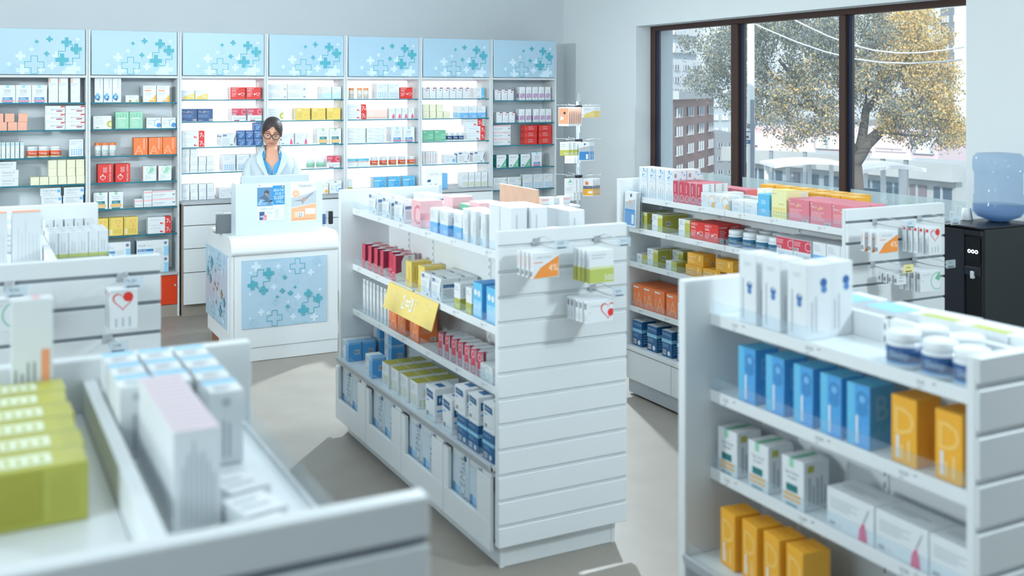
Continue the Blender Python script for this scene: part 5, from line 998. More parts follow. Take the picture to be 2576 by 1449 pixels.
for i, u in enumerate((1839, 1875, 1908, 1939)):
    y = onX(u, 3.79).y-.05
    for q in range(2): put('sleep', (3.79+q*.11, y, z2), -PI/2+.3, W('second shelf', g), col=i, dep=q)
gon('grip', [1953, 1996], 3.735, z2, W('second shelf', g), dep=2); gon('b500', [2045, 2079, 2112], 3.735, z2, W('second shelf', g), dep=2, lo=3.70)
gon('limelow', [1582], 3.735, z3, W('third shelf', g), hi=5.5); gon('limek', [1620], 3.735, z3, W('third shelf', g), dep=2); gon('limek', [1672], 3.84, z3, W('third shelf', g))
gon('limelow', [1675], 3.735, z3, W('third shelf', g))
gon('amber', [1725, 1768], 3.735, z3, W('third shelf', g), dep=2); gon('amber', [1729, 1800], 3.74, z3, W('third shelf', g), lev=1); gon('wflat', [1829, 1870, 1905], 3.735, z3, W('third shelf', g), lev=0)
gon('orangeA2', [1571, 1600, 1637, 1676], 3.735, z4, W('fourth shelf', g), dep=2, hi=5.545, jit=.01)
gon('thous', [1700, 1735], 3.735, z4, W('fourth shelf', g))
gon('maskg', [1582, 1628, 1665, 1703, 1745], 3.73, z5, W('base shelf', g), dep=2, jit=.01, hi=5.54)
# near right gondola
g = 'near right gondola'; z1, z2, z3, z4 = 1.235, 1.01, .782, .54; LO = 1.54
gon('gbig', [1859, 1917, 1981], 1.985, z1, W('top shelf', g), jit=.02); gon('gbig', [1975], 2.10-.04, z1, W('top shelf', g)) if False else None
put('gbig', (2.114, onX(1981, 1.985).y-.03, z1), -PI/2, W('top shelf', g), col=-1)
for i, u in enumerate((2250, 2338, 2418)):
    y = onX(u, 2.02).y-.035; put('sleepR', (2.016, max(y, 1.6-.005), z1), -PI/2+.4, W('top shelf', g), col=i)
    if i < 2: put('sleepR', (2.108, y-.0, z1), -PI/2+.4, W('top shelf', g), col=i, dep=1)
gon('blueBR', [1857, 1926, 1996], 1.985, z2, W('second shelf', g), jit=.02, rot=0); gon('blueBR', [2063], 1.985, z2, W('second shelf', g), dep=2); gon('blueBR', [2130], 1.985, z2, W('second shelf', g), rot=.03)
gon('amberR', [2242, 2352], 1.985, z2, W('second shelf', g), lo=LO)
gon('rawR', [1806, 1882, 1966], 1.975, z3, W('third shelf', g), jit=.02, dep=2)
gon('sprayR', [2080, 2200, 2320], 1.975, z3, W('third shelf', g), lo=LO, dep=2, jit=.01)
gon('amberR', [1812, 1866, 1920, 1972], 1.935, z4, W('base shelf', g), rot=-.12, jit=.03)
# its right-hand top shelf: flat packs
KIND['bluepack'] = dict(KIND['longW'], dims=(.12, .13, .03), base='W', dec={'T': [('r', 0, .3, 1, 1, 'LBLUE')], 'F': [('r', 0, .6, 1, 1, 'SKB')]}, desc='white pack with light blue lid', mesh=None)
KIND['limepack'] = dict(KIND['longW'], dims=(.15, .11, .035), base='W', dec={'T': [('r', .1, .55, .8, .9, '#b7c25a')], 'F': [('l', .1, .2, .7, .7, 2, 'G')]}, desc='white pack with lime stripe', mesh=None)
for i in range(6):
    y = 2.42-i*.155
    for c_ in range(1): put('bluepack' if i < 3 else 'limepack', (2.285, y, z1+.001), PI/2+random.uniform(-.08, .08), 'right-hand top of near right gondola', col=c_, dep=i)
    put('bluepack' if i < 3 else 'limepack', (2.29, y-.01, z1+.0365), PI/2+random.uniform(-.12, .12), 'right-hand top of near right gondola', col=0, lev=1, dep=i)
# ------------------------------------------------------------------ left gondolas, seen from above
g = 'near left gondola top'
KIND['greenbig']['dims'] = (.165, .085, .09)
for i in range(6): put('greenbig', (.092+(.004 if i % 2 else 0)-.012*i*0, 1.80+i*.0885, 1.2355), random.uniform(-.02, .02), 'left side of near left gondola top', dep=i)
for i in range(14): put('pinklid', (.316, 1.65+i*.0245, 1.2355), 0, 'right side of near left gondola top', dep=i)
for i in range(4):
    put('bluelid', (.418, 1.94+i*.098, 1.2355), random.uniform(-.02, .02), 'right side of near left gondola top', col=5, dep=i, roll=0)
for c_, x in enumerate((.282, .350)):
    for i in range(3): put('bluelid', (x+.0, 2.05+.095*i, 1.2355), 0, 'right side of near left gondola top', col=c_, dep=i+1)
KIND['stripec'] = dict(KIND['longW'], dims=(.075, .04, .25), base='W', dec={'F': [('l', .08, .02, .6, .6, 4, 'GD', 1), ('r', .72, .02, .92, .6, 'LORG')], 'T': [('r', .5, .1, .7, .9, 'PROSE')]}, desc='tall white carton with grey and orange stripes', mesh=None)
put('stripec', (.125, 2.315, 1.2355), 0, 'far left corner of near left gondola')
KIND['whitepack'] = dict(KIND['longW'], dims=(.07, .085, .03), base='W', dec={'T': [('l', .1, .2, .9, .8, 2, 'G')]}, desc='flat white pack', mesh=None)
for i in range(4): put('whitepack', (.40, 1.43+i*.1, 1.2355), .25, 'near end of near left gondola', dep=i)
g = 'back left gondola top'
for i in range(2): put('orglid', (.220-.115*i*1.0, 4.45, 1.2355), .0, 'left end of back left gondola top', col=-i)
KIND['orglid']['dims'] = (.11, .1, .155)
for c_ in range(6):
    for i in range(3): put('limefoot', (.3225+c_*.0372, 4.56+i*.075, 1.2355), random.uniform(-.04, .04), 'right side of back left gondola top', col=c_, dep=i)
for c_ in range(5):
    put('wsmall', (.335+c_*.040, 5.0, 1.2475), random.uniform(-.04, .04), 'right side of back left gondola top', col=c_, dep=0, tilt=-.12)
KIND['pouch'] = dict(KIND['longW'], dims=(.06, .12, .018), base='W', dec={'T': [('r', .1, .1, .9, .5, '#c9d3e6')], 'F': []}, desc='flat white and lilac pouch', mesh=None)
for c_ in range(3): put('pouch', (.35+c_*.066, 4.10, 1.2355), .08, 'near right end of back left gondola top', col=c_, tilt=0)
KIND['bigflat'] = dict(KIND['longW'], dims=(.2, .16, .1), base='W', dec={'F': [('l', .1, .2, .8, .8, 3, 'G')], 'T': [('r', .8, .1, .98, .5, 'PROSE')]}, desc='large white carton', mesh=None)
put('bigflat', (.165, 5.2, 1.2355), 0, 'far left end of back left gondola top'); put('bigflat', (.165, 4.85, 1.2355), 0, 'centre left of back left gondola top')
# ------------------------------------------------------------------ pharmacist
mat('skin', '#cf9a80', rough=.5); mat('skin_lip', '#b9736a', rough=.4); mat('hair_dark', '#33292b', rough=.5, noise=.35, nscale=60, bump=.5, bscale=70); mat('coat_white', '#bcc8d0', rough=.8, noise=.03, bump=.9, nscale=9, bscale=9)
mat('shirt_blue', '#4f9bc9', rough=.7); mat('eye_white', '#e8e6e2', rough=.2); mat('eye_dark', '#2c1f1a', rough=.1); mat('glasses_frame', '#2a1c1e', rough=.2); mat('brow', '#43302c', rough=.7); mat('trouser', '#3c5470', rough=.8); mat('shoe', '#e0e2e4', rough=.5)
px = onY(684, 8.44)
PX, PY = px.x, 8.44
wm = empty('person', (PX, PY, 0), math.radians(-14), label='person in white coat and glasses behind counter, dark hair tied back, looking down', cat='person')
def ell(cx, cy, z, rx, ry, n=28, sq=1.0, back=1.0):
    out = []
    for i in range(n):
        a = 2*PI*i/n; c, s_ = math.cos(a), math.sin(a)
        x = math.copysign(abs(c)**sq, c)*rx; y = math.copysign(abs(s_)**sq, s_)*ry*(back if s_ > 0 else 1); out.append((cx+x, cy+y, z))
    return out
HZ = 1.556      # centre of head
def head_mesh():
    bm = bmesh.new(); bmesh.ops.create_uvsphere(bm, u_segments=64, v_segments=44, radius=1)
    g = lambda x, s: math.exp(-(x/s)**2)
    for v in bm.verts:
        x, y, z = v.co           # face toward -y
        X = x*.072; Y = y*.095; Z = z*.126
        f = max(0, -y)
        if z < 0:                # jaw
            t = -z; X *= 1-.30*t**1.9; Y = Y*(1-.16*t) + (-.010*t if y < 0 else .028*t**1.3)
        else: X *= 1+.02*z
        if y < 0: Y *= .90; 
        # cheeks, brow, eye sockets, nose, mouth, chin
        Y -= .007*f*g(abs(x)-.52, .25)*g(z+.22, .3)
        Y -= .007*f*g(z-.22, .1)*g(abs(x)-.3, .4)
        Y += .011*f*g(abs(x)-.42, .2)*g(z-.04, .13)
        nose = g(x, .13)*(1 if -.34 < z < .2 else g(min(abs(z+.34), abs(z-.2)), .06)); Y -= f*nose*(.008+.020*max(0, min(1, (.2-z)/.5)))
        Y -= .006*f*g(abs(x)-.13, .07)*g(z+.33, .07)
        Y -= .006*f*g(x, .26)*g(z+.53, .09); Y += .003*f*g(x, .26)*g(z+.525, .016)
        Y += .004*f*g(x, .3)*g(z+.68, .06); Y -= .010*f*g(x, .3)*g(z+.88, .15)
        v.co = (X, Y, Z)
    return bm
bm = head_mesh(); bm.verts.index_update()
TILT = math.radians(16)
Rm = Matrix.Translation((0, -.01, HZ)) @ Matrix.Rotation(math.radians(6), 4, 'Y') @ Matrix.Rotation(TILT, 4, 'X')
body = MB()
hv = [Rm @ v.co for v in bm.verts]; hraw = [v.co.copy() for v in bm.verts]
lip = [[v.index for v in f.verts] for f in bm.faces if (abs(f.calc_center_median().x)/.021)**2+((f.calc_center_median().z+.067)/.0075)**2 < 1 and f.calc_center_median().y < -.05]
rest = [[v.index for v in f.verts] for f in bm.faces if not ((abs(f.calc_center_median().x)/.021)**2+((f.calc_center_median().z+.067)/.0075)**2 < 1 and f.calc_center_median().y < -.05)]
k0 = len(body.v); body.add(hv, rest, 'skin', True); li = body.mid('skin_lip')
for f in lip: body.f.append(tuple(k0+j for j in f)); body.mi.append(li); body.sm.append(True)
bm.free()
def H(x, y, z): return Rm @ Vector((x, y, z))
for sx in (-1, 1):   # eyes (lids lowered), ears, brows
    c = Vector((sx*.031, -.0735, .004))
    vv = []; ff = []
    for i in range(9):
        for j in range(12):
            a = -PI/2+PI*i/8; bb = 2*PI*j/12; vv.append(H(c.x+.0125*math.cos(a)*math.cos(bb), c.y+.010*math.cos(a)*math.sin(bb), c.z+.0075*math.sin(a)))
    for i in range(8):
        for j in range(12): ff.append((i*12+j, i*12+(j+1) % 12, (i+1)*12+(j+1) % 12, (i+1)*12+j))
    lo = [f for f in ff if f[0]//12 < 4]; hi = [f for f in ff if f[0]//12 >= 4]
    b0 = len(body.v); body.add(vv, hi, 'skin', True); m_ = body.mid('eye_white')
    for f in lo: body.f.append(tuple(b0+j for j in f)); body.mi.append(m_); body.sm.append(True)
    body.loft([[H(c.x+.0055*math.cos(t), c.y-.0105, c.z-.0035+.0035*math.sin(t)) for t in [2*PI*q/10 for q in range(10)]], [H(c.x+.0055*math.cos(t), c.y-.0095, c.z-.0035+.0035*math.sin(t)) for t in [2*PI*q/10 for q in range(10)]]], 'eye_dark')
    body.tube([H(c.x-.013, c.y-.004, c.z-.001), H(c.x, c.y-.0112, c.z+.0005), H(c.x+.013, c.y-.004, c.z-.001)], .0012, 'eye_dark')
    body.tube([H(sx*.014, -.088, .031), H(sx*.03, -.086, .0365), H(sx*.047, -.071, .029)], .0024, 'brow', 6, [.0028, .003, .0012])
    body.loft([[H(sx*(.070+.012*k+.0), .012+r*.018*math.cos(t), -.008+r*.030*math.sin(t)) for t in [2*PI*q/12 for q in range(12)]] for k, r in ((0, .6), (.35, .95), (.9, 1.0), (1.0, .75))], 'skin')
# neck, chest, arms, hips, legs: one skin through all
body.loft([ell(0, -.002, 1.30, .085, .06), ell(0, 0, 1.36, .060, .052), ell(0, .006, 1.40, .048, .048), ell(0, .010, 1.44, .044, .046), ell(0, .010, 1.50, .045, .048), ell(0, .0, 1.55, .045, .05)], 'skin')
body.loft([ell(0, 0, .90, .15, .10), ell(0, 0, 1.05, .125, .09), ell(0, 0, 1.2, .14, .10), ell(0, 0, 1.30, .16, .095), ell(0, 0, 1.36, .125, .078), ell(0, .003, 1.395, .080, .060), ell(0, .007, 1.425, .052, .049), ell(0, .009, 1.45, .040, .040)], 'skin')
def arm(sx):
    sh = Vector((sx*.150, .005, 1.33)); el = Vector((sx*.215, -.03, 1.06)); wr = Vector((sx*.17, -.25, .965))
    return sh, el, wr
for sx in (-1, 1):
    sh, el, wr = arm(sx)
    body.tube([sh+Vector((-sx*.03, 0, .0)), sh, sh.lerp(el, .5), el, el.lerp(wr, .4), wr, wr+(wr-el).normalized()*.02], .03, 'skin', 12, [.030, .042, .040, .036, .034, .024, .026])
    d = Vector((-sx*.25, -.96, -.1)).normalized(); up = Vector((0, 0, 1)); sd = d.cross(up)
    pc = wr+d*.045
    body.loft([[wr+d*t+sd*w_*math.cos(a)+up*h_*math.sin(a) for a in [2*PI*q/12 for q in range(12)]] for t, w_, h_ in ((.01, .026, .018), (.04, .036, .016), (.08, .040, .014), (.095, .036, .011))], 'skin')
    for q, (ln, of) in enumerate(((.066, -.030), (.076, -.010), (.072, .010), (.055, .029))):
        s0 = wr+d*.088+sd*of; body.tube([s0, s0+d*ln*.45-up*.004, s0+d*ln*.75-up*.014, s0+d*ln-up*.026], .008, 'skin', 8, [.009, .0085, .0078, .006])
    s0 = wr+d*.03+sd*(-sx*-.03)*1.0; th = (d*.75+sd*(sx*.66)).normalized(); body.tube([wr+d*.03+sd*sx*.02, wr+d*.045+sd*sx*.036, wr+d*.07+sd*sx*.05-up*.008, wr+d*.088+sd*sx*.05-up*.016], .01, 'skin', 8, [.012, .011, .0095, .007])
    body.loft([ell(sx*.075, 0, .92, .085, .09, 16), ell(sx*.078, 0, .75, .078, .08, 16), ell(sx*.08, 0, .5, .055, .058, 16), ell(sx*.08, .005, .34, .05, .055, 16), ell(sx*.08, .01, .1, .036, .04, 16)], 'trouser')
    body.loft([ell(sx*.08, -.02, 0, .042, .11, 16), ell(sx*.08, -.02, .03, .044, .115, 16), ell(sx*.08, .0, .065, .042, .08, 16), ell(sx*.08, .015, .11, .038, .045, 16)], 'shoe')
body.build('body', wm)
# hair: smooth cap pulled back with bun
hb = MB(); nth, nph = 56, 20; vv = []
for i in range(nth):
    th = 2*PI*i/nth; ca_, sa_ = math.cos(th), math.sin(th)      # sa_ = -1 faces forward
    fr = max(0, -sa_); sd_ = abs(ca_); bk = max(0, sa_)
    pm = math.radians(58*fr**2+98*sd_**2+128*bk**2)-(.10 if fr > .97 else 0)
    for j in range(nph):
        ph = pm*(j+.02)/(nph-1); s_ = math.sin(ph); cz_ = math.cos(ph); q_ = (abs(s_)**2.5+abs(cz_)**2.5)**(-1/2.5); X = .0765*s_*q_*ca_; Y = .100*s_*q_*sa_+.004; Z = .120*cz_*q_+.002
        if Z < 0: X *= 1-.2*(-Z/.13)**1.2; Y *= 1-.10*(-Z/.13)
        ed = j/(nph-1); k_ = 1+.030*math.sin(ed*PI*.95)**.5+.010*math.sin(th*26+ed*3)*.3*ed
        vv.append(H(X*k_, Y*k_, Z*(1+.02*(1-ed))))
hb.add(vv, [(i*nph+j, i*nph+j+1, ((i+1) % nth)*nph+j+1, ((i+1) % nth)*nph+j) for i in range(nth) for j in range(nph-1)], 'hair_dark', True)
hb.loft([[H(.0+r*math.cos(t), .10+k, .0+r*math.sin(t)) for t in [2*PI*q/16 for q in range(16)]] for k, r in ((-.02, .02), (-.005, .034), (.02, .04), (.04, .03), (.05, .012))], 'hair_dark')
hair = hb.build('hair', wm); sm = hair.modifiers.new('thickness', 'SOLIDIFY'); sm.thickness = .004; sm.offset = 1
# glasses
gb = MB()
for sx in (-1, 1):
    cx, cy, cz = sx*.0345, -.100, .002
    ring = [H(cx+.0300*math.cos(t)*(1+.08*(sx*math.cos(t) > 0)*max(0, math.sin(t))), cy+.006*abs(math.cos(t)*sx > 0)*0+.008*max(0, sx*math.cos(t)), cz+.0235*math.sin(t)+.004*max(0, sx*math.cos(t))) for t in [2*PI*q/24 for q in range(25)]]
    gb.tube(ring, .0030, 'glasses_frame', 6)
    gb.tube([H(sx*.064, -.091, .014), H(sx*.074, -.05, .012), H(sx*.079, .0, .008), H(sx*.078, .025, -.006)], .0022, 'glasses_frame')
gb.tube([H(-.006, -.100, .006), H(0, -.106, .009), H(.006, -.100, .006)], .0024, 'glasses_frame'); gb.build('glasses', wm)
glass_mat('lens', '#dfe8ee', .05, .06, '#ffffff')
lb = MB()
for sx in (-1, 1):
    cx = sx*.0345; lb.poly([H(cx+.029*math.cos(t), -.0995+.007*max(0, sx*math.cos(t)), .002+.0225*math.sin(t)) for t in [2*PI*q/20 for q in range(20)]], 'lens')
lb.build('lenses', wm)
for sx in (-1, 1): MB().lathe(0, 0, [(.001, -.007), (.0045, -.004), (.0045, .003), (.001, .006)], 10, 'black_plastic').build('earring', wm, tuple(H(sx*.078, .006, -.052)))
# shirt, coat with collar, lapels, sleeves
def nring(z, rx, ry, cy=0, n=40): return ell(0, cy, z, rx, ry, n, .9)
st = MB(); 
cb = MB()
for sx in (-1, 1): # shirt collar points
    cb.loft([[(sx*.055, -.03, 1.435), (sx*.058, -.05, 1.405), (sx*.050, -.080, 1.365)], [(sx*.075, -.02, 1.43), (sx*.088, -.055, 1.39), (sx*.078, -.090, 1.345)]], 'shirt_blue', False)
cb.build('shirt_collar', wm).modifiers.new('t', 'SOLIDIFY').thickness = .003
ct_ = MB()
def crow(z, rx, ry, gap):  # coat ring open in front by angle gap
    n = 41; out = []
    for i in range(n):
        a = -PI/2+gap+(2*PI-2*gap)*i/(n-1); c, s_ = math.cos(a), math.sin(a)
        out.append((math.copysign(abs(c)**.85, c)*rx, math.copysign(abs(s_)**.9, s_)*ry+.004, z))
    return out
srows = [crow(.95, .150, .112, .01), crow(1.1, .140, .110, .01), crow(1.19, .146, .116, .01), crow(1.26, .152, .112, .015), crow(1.30, .151, .104, .06), crow(1.335, .140, .092, .27), crow(1.37, .105, .078, .52), crow(1.41, .062, .058, .85)]
n = 41; st.add([p_ for r_ in srows for p_ in r_], [(i*n+j, i*n+j+1, (i+1)*n+j+1, (i+1)*n+j) for i in range(len(srows)-1) for j in range(n-1)], 'shirt_blue', True); st.build('shirt', wm)
rows = [crow(.55, .215, .155, .04), crow(.75, .205, .15, .03), crow(.95, .178, .135, .03), crow(1.08, .165, .13, .04), crow(1.17, .170, .135, .16), crow(1.25, .184, .137, .33), crow(1.315, .192, .122, .52), crow(1.352, .172, .105, .72), crow(1.385, .128, .088, .95), crow(1.41, .085, .073, 1.15), crow(1.44, .070, .066, 1.3)]
vv = [p_ for r_ in rows for p_ in r_]; n = 41
ff = [(i*n+j, i*n+j+1, (i+1)*n+j+1, (i+1)*n+j) for i in range(len(rows)-1) for j in range(n-1)]
ct_.add(vv, ff, 'coat_white', True)
o = ct_.build('lab_coat', wm); m_ = o.modifiers.new('t', 'SOLIDIFY'); m_.thickness = .004; s2 = o.modifiers.new('s', 'SUBSURF'); s2.levels = 1; s2.render_levels = 2
for sx in (-1, 1):
    sh, el, wr = arm(sx); sl = MB()
    sl.tube([sh+Vector((-sx*.055, 0, .012)), sh+Vector((0, 0, .0)), sh.lerp(el, .25)+Vector((sx*.008, 0, 0)), sh.lerp(el, .6), el+Vector((0, 0, .03)), el+Vector((0, -.02, -.01)), el.lerp(wr, .4), el.lerp(wr, .85)], .06, 'coat_white', 18, [.050, .060, .057, .054, .055, .054, .050, .046])
    o = sl.build('coat_sleeve', wm); s2 = o.modifiers.new('s', 'SUBSURF'); s2.levels = 1; s2.render_levels = 2
    lp = MB(); yo = -.012
    lp.loft([[(sx*.060, -.045, 1.435), (sx*.078, -.085, 1.385), (sx*.060, -.128, 1.31), (sx*.028, -.146, 1.22), (sx*.008, -.143, 1.13)], [(sx*.092, -.03, 1.425), (sx*.118, -.092, 1.375), (sx*.118, -.128, 1.325), (sx*.070, -.150, 1.25), (sx*.014, -.147, 1.125)]], 'coat_white', False, False)
    o = lp.build('lapel', wm); o.modifiers.new('t', 'SOLIDIFY').thickness = .004
    lp = MB(); lp.loft([[(sx*.03, .062, 1.455), (sx*.066, .02, 1.455), (sx*.066, -.04, 1.437)], [(sx*.035, .082, 1.42), (sx*.090, .03, 1.415), (sx*.100, -.055, 1.405)]], 'coat_white', False, True)
    o = lp.build('coat_collar', wm); o.modifiers.new('t', 'SOLIDIFY').thickness = .004
MB().box(.055, .125, -.1365, -.133, 1.07, 1.17, 'coat_white', .002).build('breast_pocket', wm)
MB().cyl(.108, -.141, 1.12, 1.20, .004, 'NAVY', 8).build('pen', wm)

# ------------------------------------------------------------------ revolving card stand beside the corner
sx_, sy_ = 4.80, 7.97
sd = empty('card_display_stand', (sx_, sy_, 0), 0, label='chrome revolving display stand with three tiers of wire arms near corner', cat='display stand')
mat('chrome_clear', '#c9d3da', rough=.15, metal=.6)
MB().lathe(0, 0, [(.2, 0), (.2, .012), (.05, .03), (.03, .05)], 28, 'steel').build('base', sd); MB().cyl(0, 0, .05, 1.80, .022, 'chrome_clear', 18).build('pole', sd)
MB().lathe(0, 0, [(.012, 1.80), (.02, 1.815), (.01, 1.83), (.014, 1.85), (.003, 1.875)], 14, 'acrylic').build('finial', sd)
tiers = [onY(1458, sy_, 268).z, onY(1458, sy_, 353).z, onY(1458, sy_, 443).z]
for z in tiers:
    MB().cyl(0, 0, z-.012, z+.012, .034, 'black_plastic', 16).build('hub', sd)
    for i in range(6):
        a = i*PI/3+.45; c, s_ = math.cos(a), math.sin(a)
        MB().tube([(c*.03, s_*.03, z+.005), (c*.14, s_*.14, z+.014), (c*.19, s_*.19, z+.012), (c*.2, s_*.2, z+.022)], .0022, 'steel').build('wire_arm', sd)
def fan(kind, us, z, desc_where, y=None, rz=-.35, n=None):
    for i, u in enumerate(us):
        yy = (y or sy_-.05)+.006*i; x = onY(u, yy).x; w_, d_, h_ = KIND[kind]['dims']
        put(kind, (x+w_/2*math.cos(rz), yy, z-h_-.004), rz+random.uniform(-.04, .04), desc_where, col=i)
fan('cface', [1411, 1415.5, 1420, 1424.5, 1429, 1433.5, 1438, 1442.5], tiers[0], 'top tier of card stand', y=sy_-.16, rz=-1.0)
K('c7', (.11, .02, .09), 'W', {'F': [('t', .1, .74, .11, 'Abkorbin', 'G'), ('p', [(.01, .02), (.99, .02), (.99, .66), (.2, .35)], 'YEL'), ('t', .55, .15, .28, '7%', 'W')], 'L': [('b', .1, .1, .9, .4)]}, 'hanging white pack with yellow wedge', 'hanging_pack', 'pack')
fan('c7', [1466, 1473, 1481], tiers[0]+.0, 'top tier of card stand', y=sy_-.12, rz=-.1)
K('cl500', (.075, .018, .115), 'W', {'F': [('r', 0, 0, 1, .42, 'LIME'), ('t', .4, .06, .18, '500', 'W'), ('l', .1, .6, .8, .9, 2, 'G')], 'L': [('r', 0, 0, 1, .42, 'LIME')]}, 'hanging pack with lime base', 'hanging_pack', 'pack')
fan('cl500', [1411, 1422, 1432, 1441], tiers[1], 'middle tier of card stand', y=sy_-.16, rz=-.3)
K('cwhite', (.085, .004, .14), 'W', {'F': [('l', .1, .1, .8, .3, 2, 'G')]}, 'plain white card pack', 'hanging_card', 'card pack')
fan('cwhite', [1423, 1431, 1439], tiers[1]-.05, 'middle tier of card stand', y=sy_-.07, rz=-.4)
fan('cspray', [1457, 1461, 1465, 1469], tiers[1]-.005, 'middle tier of card stand', y=sy_-.18, rz=-.2)
K('cleaf', (.1, .018, .12), 'W', {'F': [('ring', .5, .75, .2, 'MINT', .14), ('p', [(.3, .75), (.5, .95), (.6, .7)], 'LEAF'), ('l', .1, .15, .7, .4, 3, 'G')], 'L': [('l', .2, .2, .8, .8, 2, 'TX', 1)]}, 'hanging pack with leaf ring', 'hanging_pack', 'pack')
fan('cleaf', [1422, 1431, 1438], tiers[2], 'lowest tier of card stand', y=sy_-.16, rz=-.2); fan('cwhite', [1422, 1430, 1438], tiers[2]-.06, 'lowest tier of card stand', y=sy_-.07, rz=-.4)
fan('corange', [1470, 1473.5, 1477, 1480.5, 1484, 1487.5], tiers[2]-.01, 'lowest tier of card stand', y=sy_-.15, rz=-.6)

# ------------------------------------------------------------------ wooden display unit between middle gondola and the wall
wu = empty('wooden_display_unit', (4.1, 7.4, 0), label='light wooden display unit near wall, plain side board toward camera', cat='shelving'); LW = -wu.location
def wp(n, mb):
    o = mb.build(n, wu); o.location = LW; return o
ya, yb = onX(1257, 3.9).y, onX(1349, 3.9).y; zt = onX(1300, 3.9, 469).z
wp('side_board', MB().box(3.9, 3.925, yb, ya, .0, zt, 'wood_ply', .002)); wp('side_board', MB().box(4.3, 4.325, yb, ya, 0, zt-.25, 'wood_ply', .002))
for z in (.1, .45, .8, 1.0): wp('shelf', MB().box(3.926, 4.299, yb+.01, ya-.01, z-.018, z, 'laminate', .002))
wp('back_panel', MB().box(3.926, 4.299, ya-.03, ya-.015, .1, 1.0, 'laminate'))
put('diclosm', (3.99, yb+.06, 1.0), 0, 'top shelf of wooden display unit', col=0); put('ironcube', (4.08, yb+.06, 1.0), .2, 'top shelf of wooden display unit', col=1); put('diclosm', (4.18, yb+.07, 1.0), .1, 'top shelf of wooden display unit', col=2)

# ------------------------------------------------------------------ second counter behind the middle gondola, with flyer stand and domed object
c2 = empty('side_counter', (3.25, 7.9, 0), label='low white counter mostly hidden behind middle gondola, holding a flyer stand', cat='counter')
MB().box(-.3, .3, -.3, .3, .86, .885, 'laminate', .003).build('counter_top', c2); MB().box(-.28, .28, -.28, .28, 0, .859, 'laminate').build('cabinet_body', c2)
fx = onY(1070, 7.72).x; fx1 = onY(1112, 7.72).x
fl = empty('flyer_stand', ((fx+fx1)/2, 7.72, .885), label='white flyer stand reading FATTY, above far edge of middle gondola', cat='flyer stand')
hh = onY(1090, 7.72, 424).z-.885; ww_ = fx1-fx
b = MB().box(-ww_/2, ww_/2, 0, .003, 0, hh, 'W'); F = Face((-ww_/2, -.0002, 0), (1, 0, 0), (0, 0, 1), ww_, hh)
for d in (('t', .25, .86, .045, 'FATTY', 'TX'), ('t', .64, .86, .045, 'Acid', 'G'), ('p', [(.1, .73), (.3, .73), (.34, .78), (.14, .78)], 'MASKB'), ('p', [(.03, .5), (.45, .52), (.5, .66), (.3, .7), (.03, .64)], '#c3ccd3'), ('p', [(.48, .5), (.97, .5), (.97, .66), (.55, .66)], '#a9c3dc'), ('c', .62, .67, .03, '#9fb2c4'), ('r', .62, .02, .97, .44, 'LBLUE'), ('x', .8, .3, .06, 'W'), ('x', .72, .15, .05, 'W')): decal(b, F, d)
b.build('flyer', fl); MB().box(-ww_/2-.003, ww_/2+.003, .0032, .006, 0, hh+.002, 'acrylic').build('back_sheet', fl); MB().box(-ww_/2, ww_/2, -.03, .06, 0.0003, .004, 'acrylic').build('foot', fl)
dx_ = onY(916, 8.0).x; dm = empty('domed_dispenser', (2.98, 7.85, .885), label='white domed object with dark dots behind far end of middle gondola', cat='dispenser')
p = onY(916, 7.85, 462); dm.location = (max(p.x, 2.96), 7.85, .885); 
R_ = .075; zc = .085
MB().lathe(0, 0, [(R_*.8, 0), (R_, .03)]+[(R_*math.cos(a), zc-.03+R_*math.sin(a)) for a in [PI/2*i/8 for i in range(0, 8)]]+[(.004, zc-.03+R_)], 24, 'laminate').build('dome', dm)
for i, a in enumerate((-2.2, -1.6, -1.0)): MB().lathe(0, 0, [(.009, 0), (.009, .004), (.004, .005)], 10, 'K').build('dark_dot', dm, (R_*.93*math.cos(a), R_*.93*math.sin(a), .08), (PI/2, 0, a+PI/2))

# ------------------------------------------------------------------ brochure holder at far left of the window gondola
by = 5.48; bx_ = 3.66
bh = empty('brochure_holder', (3.712, min(onX(1570, 3.66).y, 5.485), 1.052), -PI/2, label='clear brochure holder with blue spray leaflets, left end of window gondola', cat='brochure holder')
z0 = 0; MB().box(-.07, .07, .0, .003, 0, .24, 'acrylic').box(-.07, .07, -.05, -.047, 0, .10, 'acrylic').box(-.07, .07, -.05, .003, -.003, 0, 'acrylic').build('clear_pocket', bh)
for i in range(4):
    q = empty('leaflet', (0, 0, 0))
    bpy.data.objects.remove(q)
for i in range(4):
    rz = -PI/2; c, s_ = math.cos(rz), math.sin(rz); oy = -.04+.009*i
    o = put('cspray', (bh.location.x-s_*oy, bh.location.y+c*oy, 1.0525), rz, 'brochure holder of window gondola', dep=i, tilt=-.04); o.scale = (1.25, 1, 1.35)

# ------------------------------------------------------------------ water cooler with bottle and cup
A = onZ(2391, 556, 1.15); B = onZ(2468, 573, 1.15)
wc = empty('water_cooler', (A.x, (A.y+B.y)/2, 0), label='black water cooler with three lit ring buttons beside window', cat='water cooler'); LQ = -wc.location
def wq(n, mb, par=None, k=None):
    o = mb.build(n, par or wc)
    if not par: o.location = LQ
    return o
mat('cooler_dark', '#23272f', rough=.4); mat('cooler_black', '#0e1014', rough=.25); mat('cooler_side', '#262c2e', rough=.45); mat('ring_light', '#e8f6ff', emit=3.0)
X0 = min(A.x, B.x)+.0; ZT = 1.15; D_ = .46; y0, y1 = B.y, A.y
b = MB(); b.box(X0+.03, X0+D_, y0, y1, 0, ZT-.012, 'cooler_side', .006); wq('body', b)
yc0, yc1 = y0+.035, y1-.09*1.0
def cy(u): return onX(u, X0).y
r0, r1 = cy(2424), cy(2466)
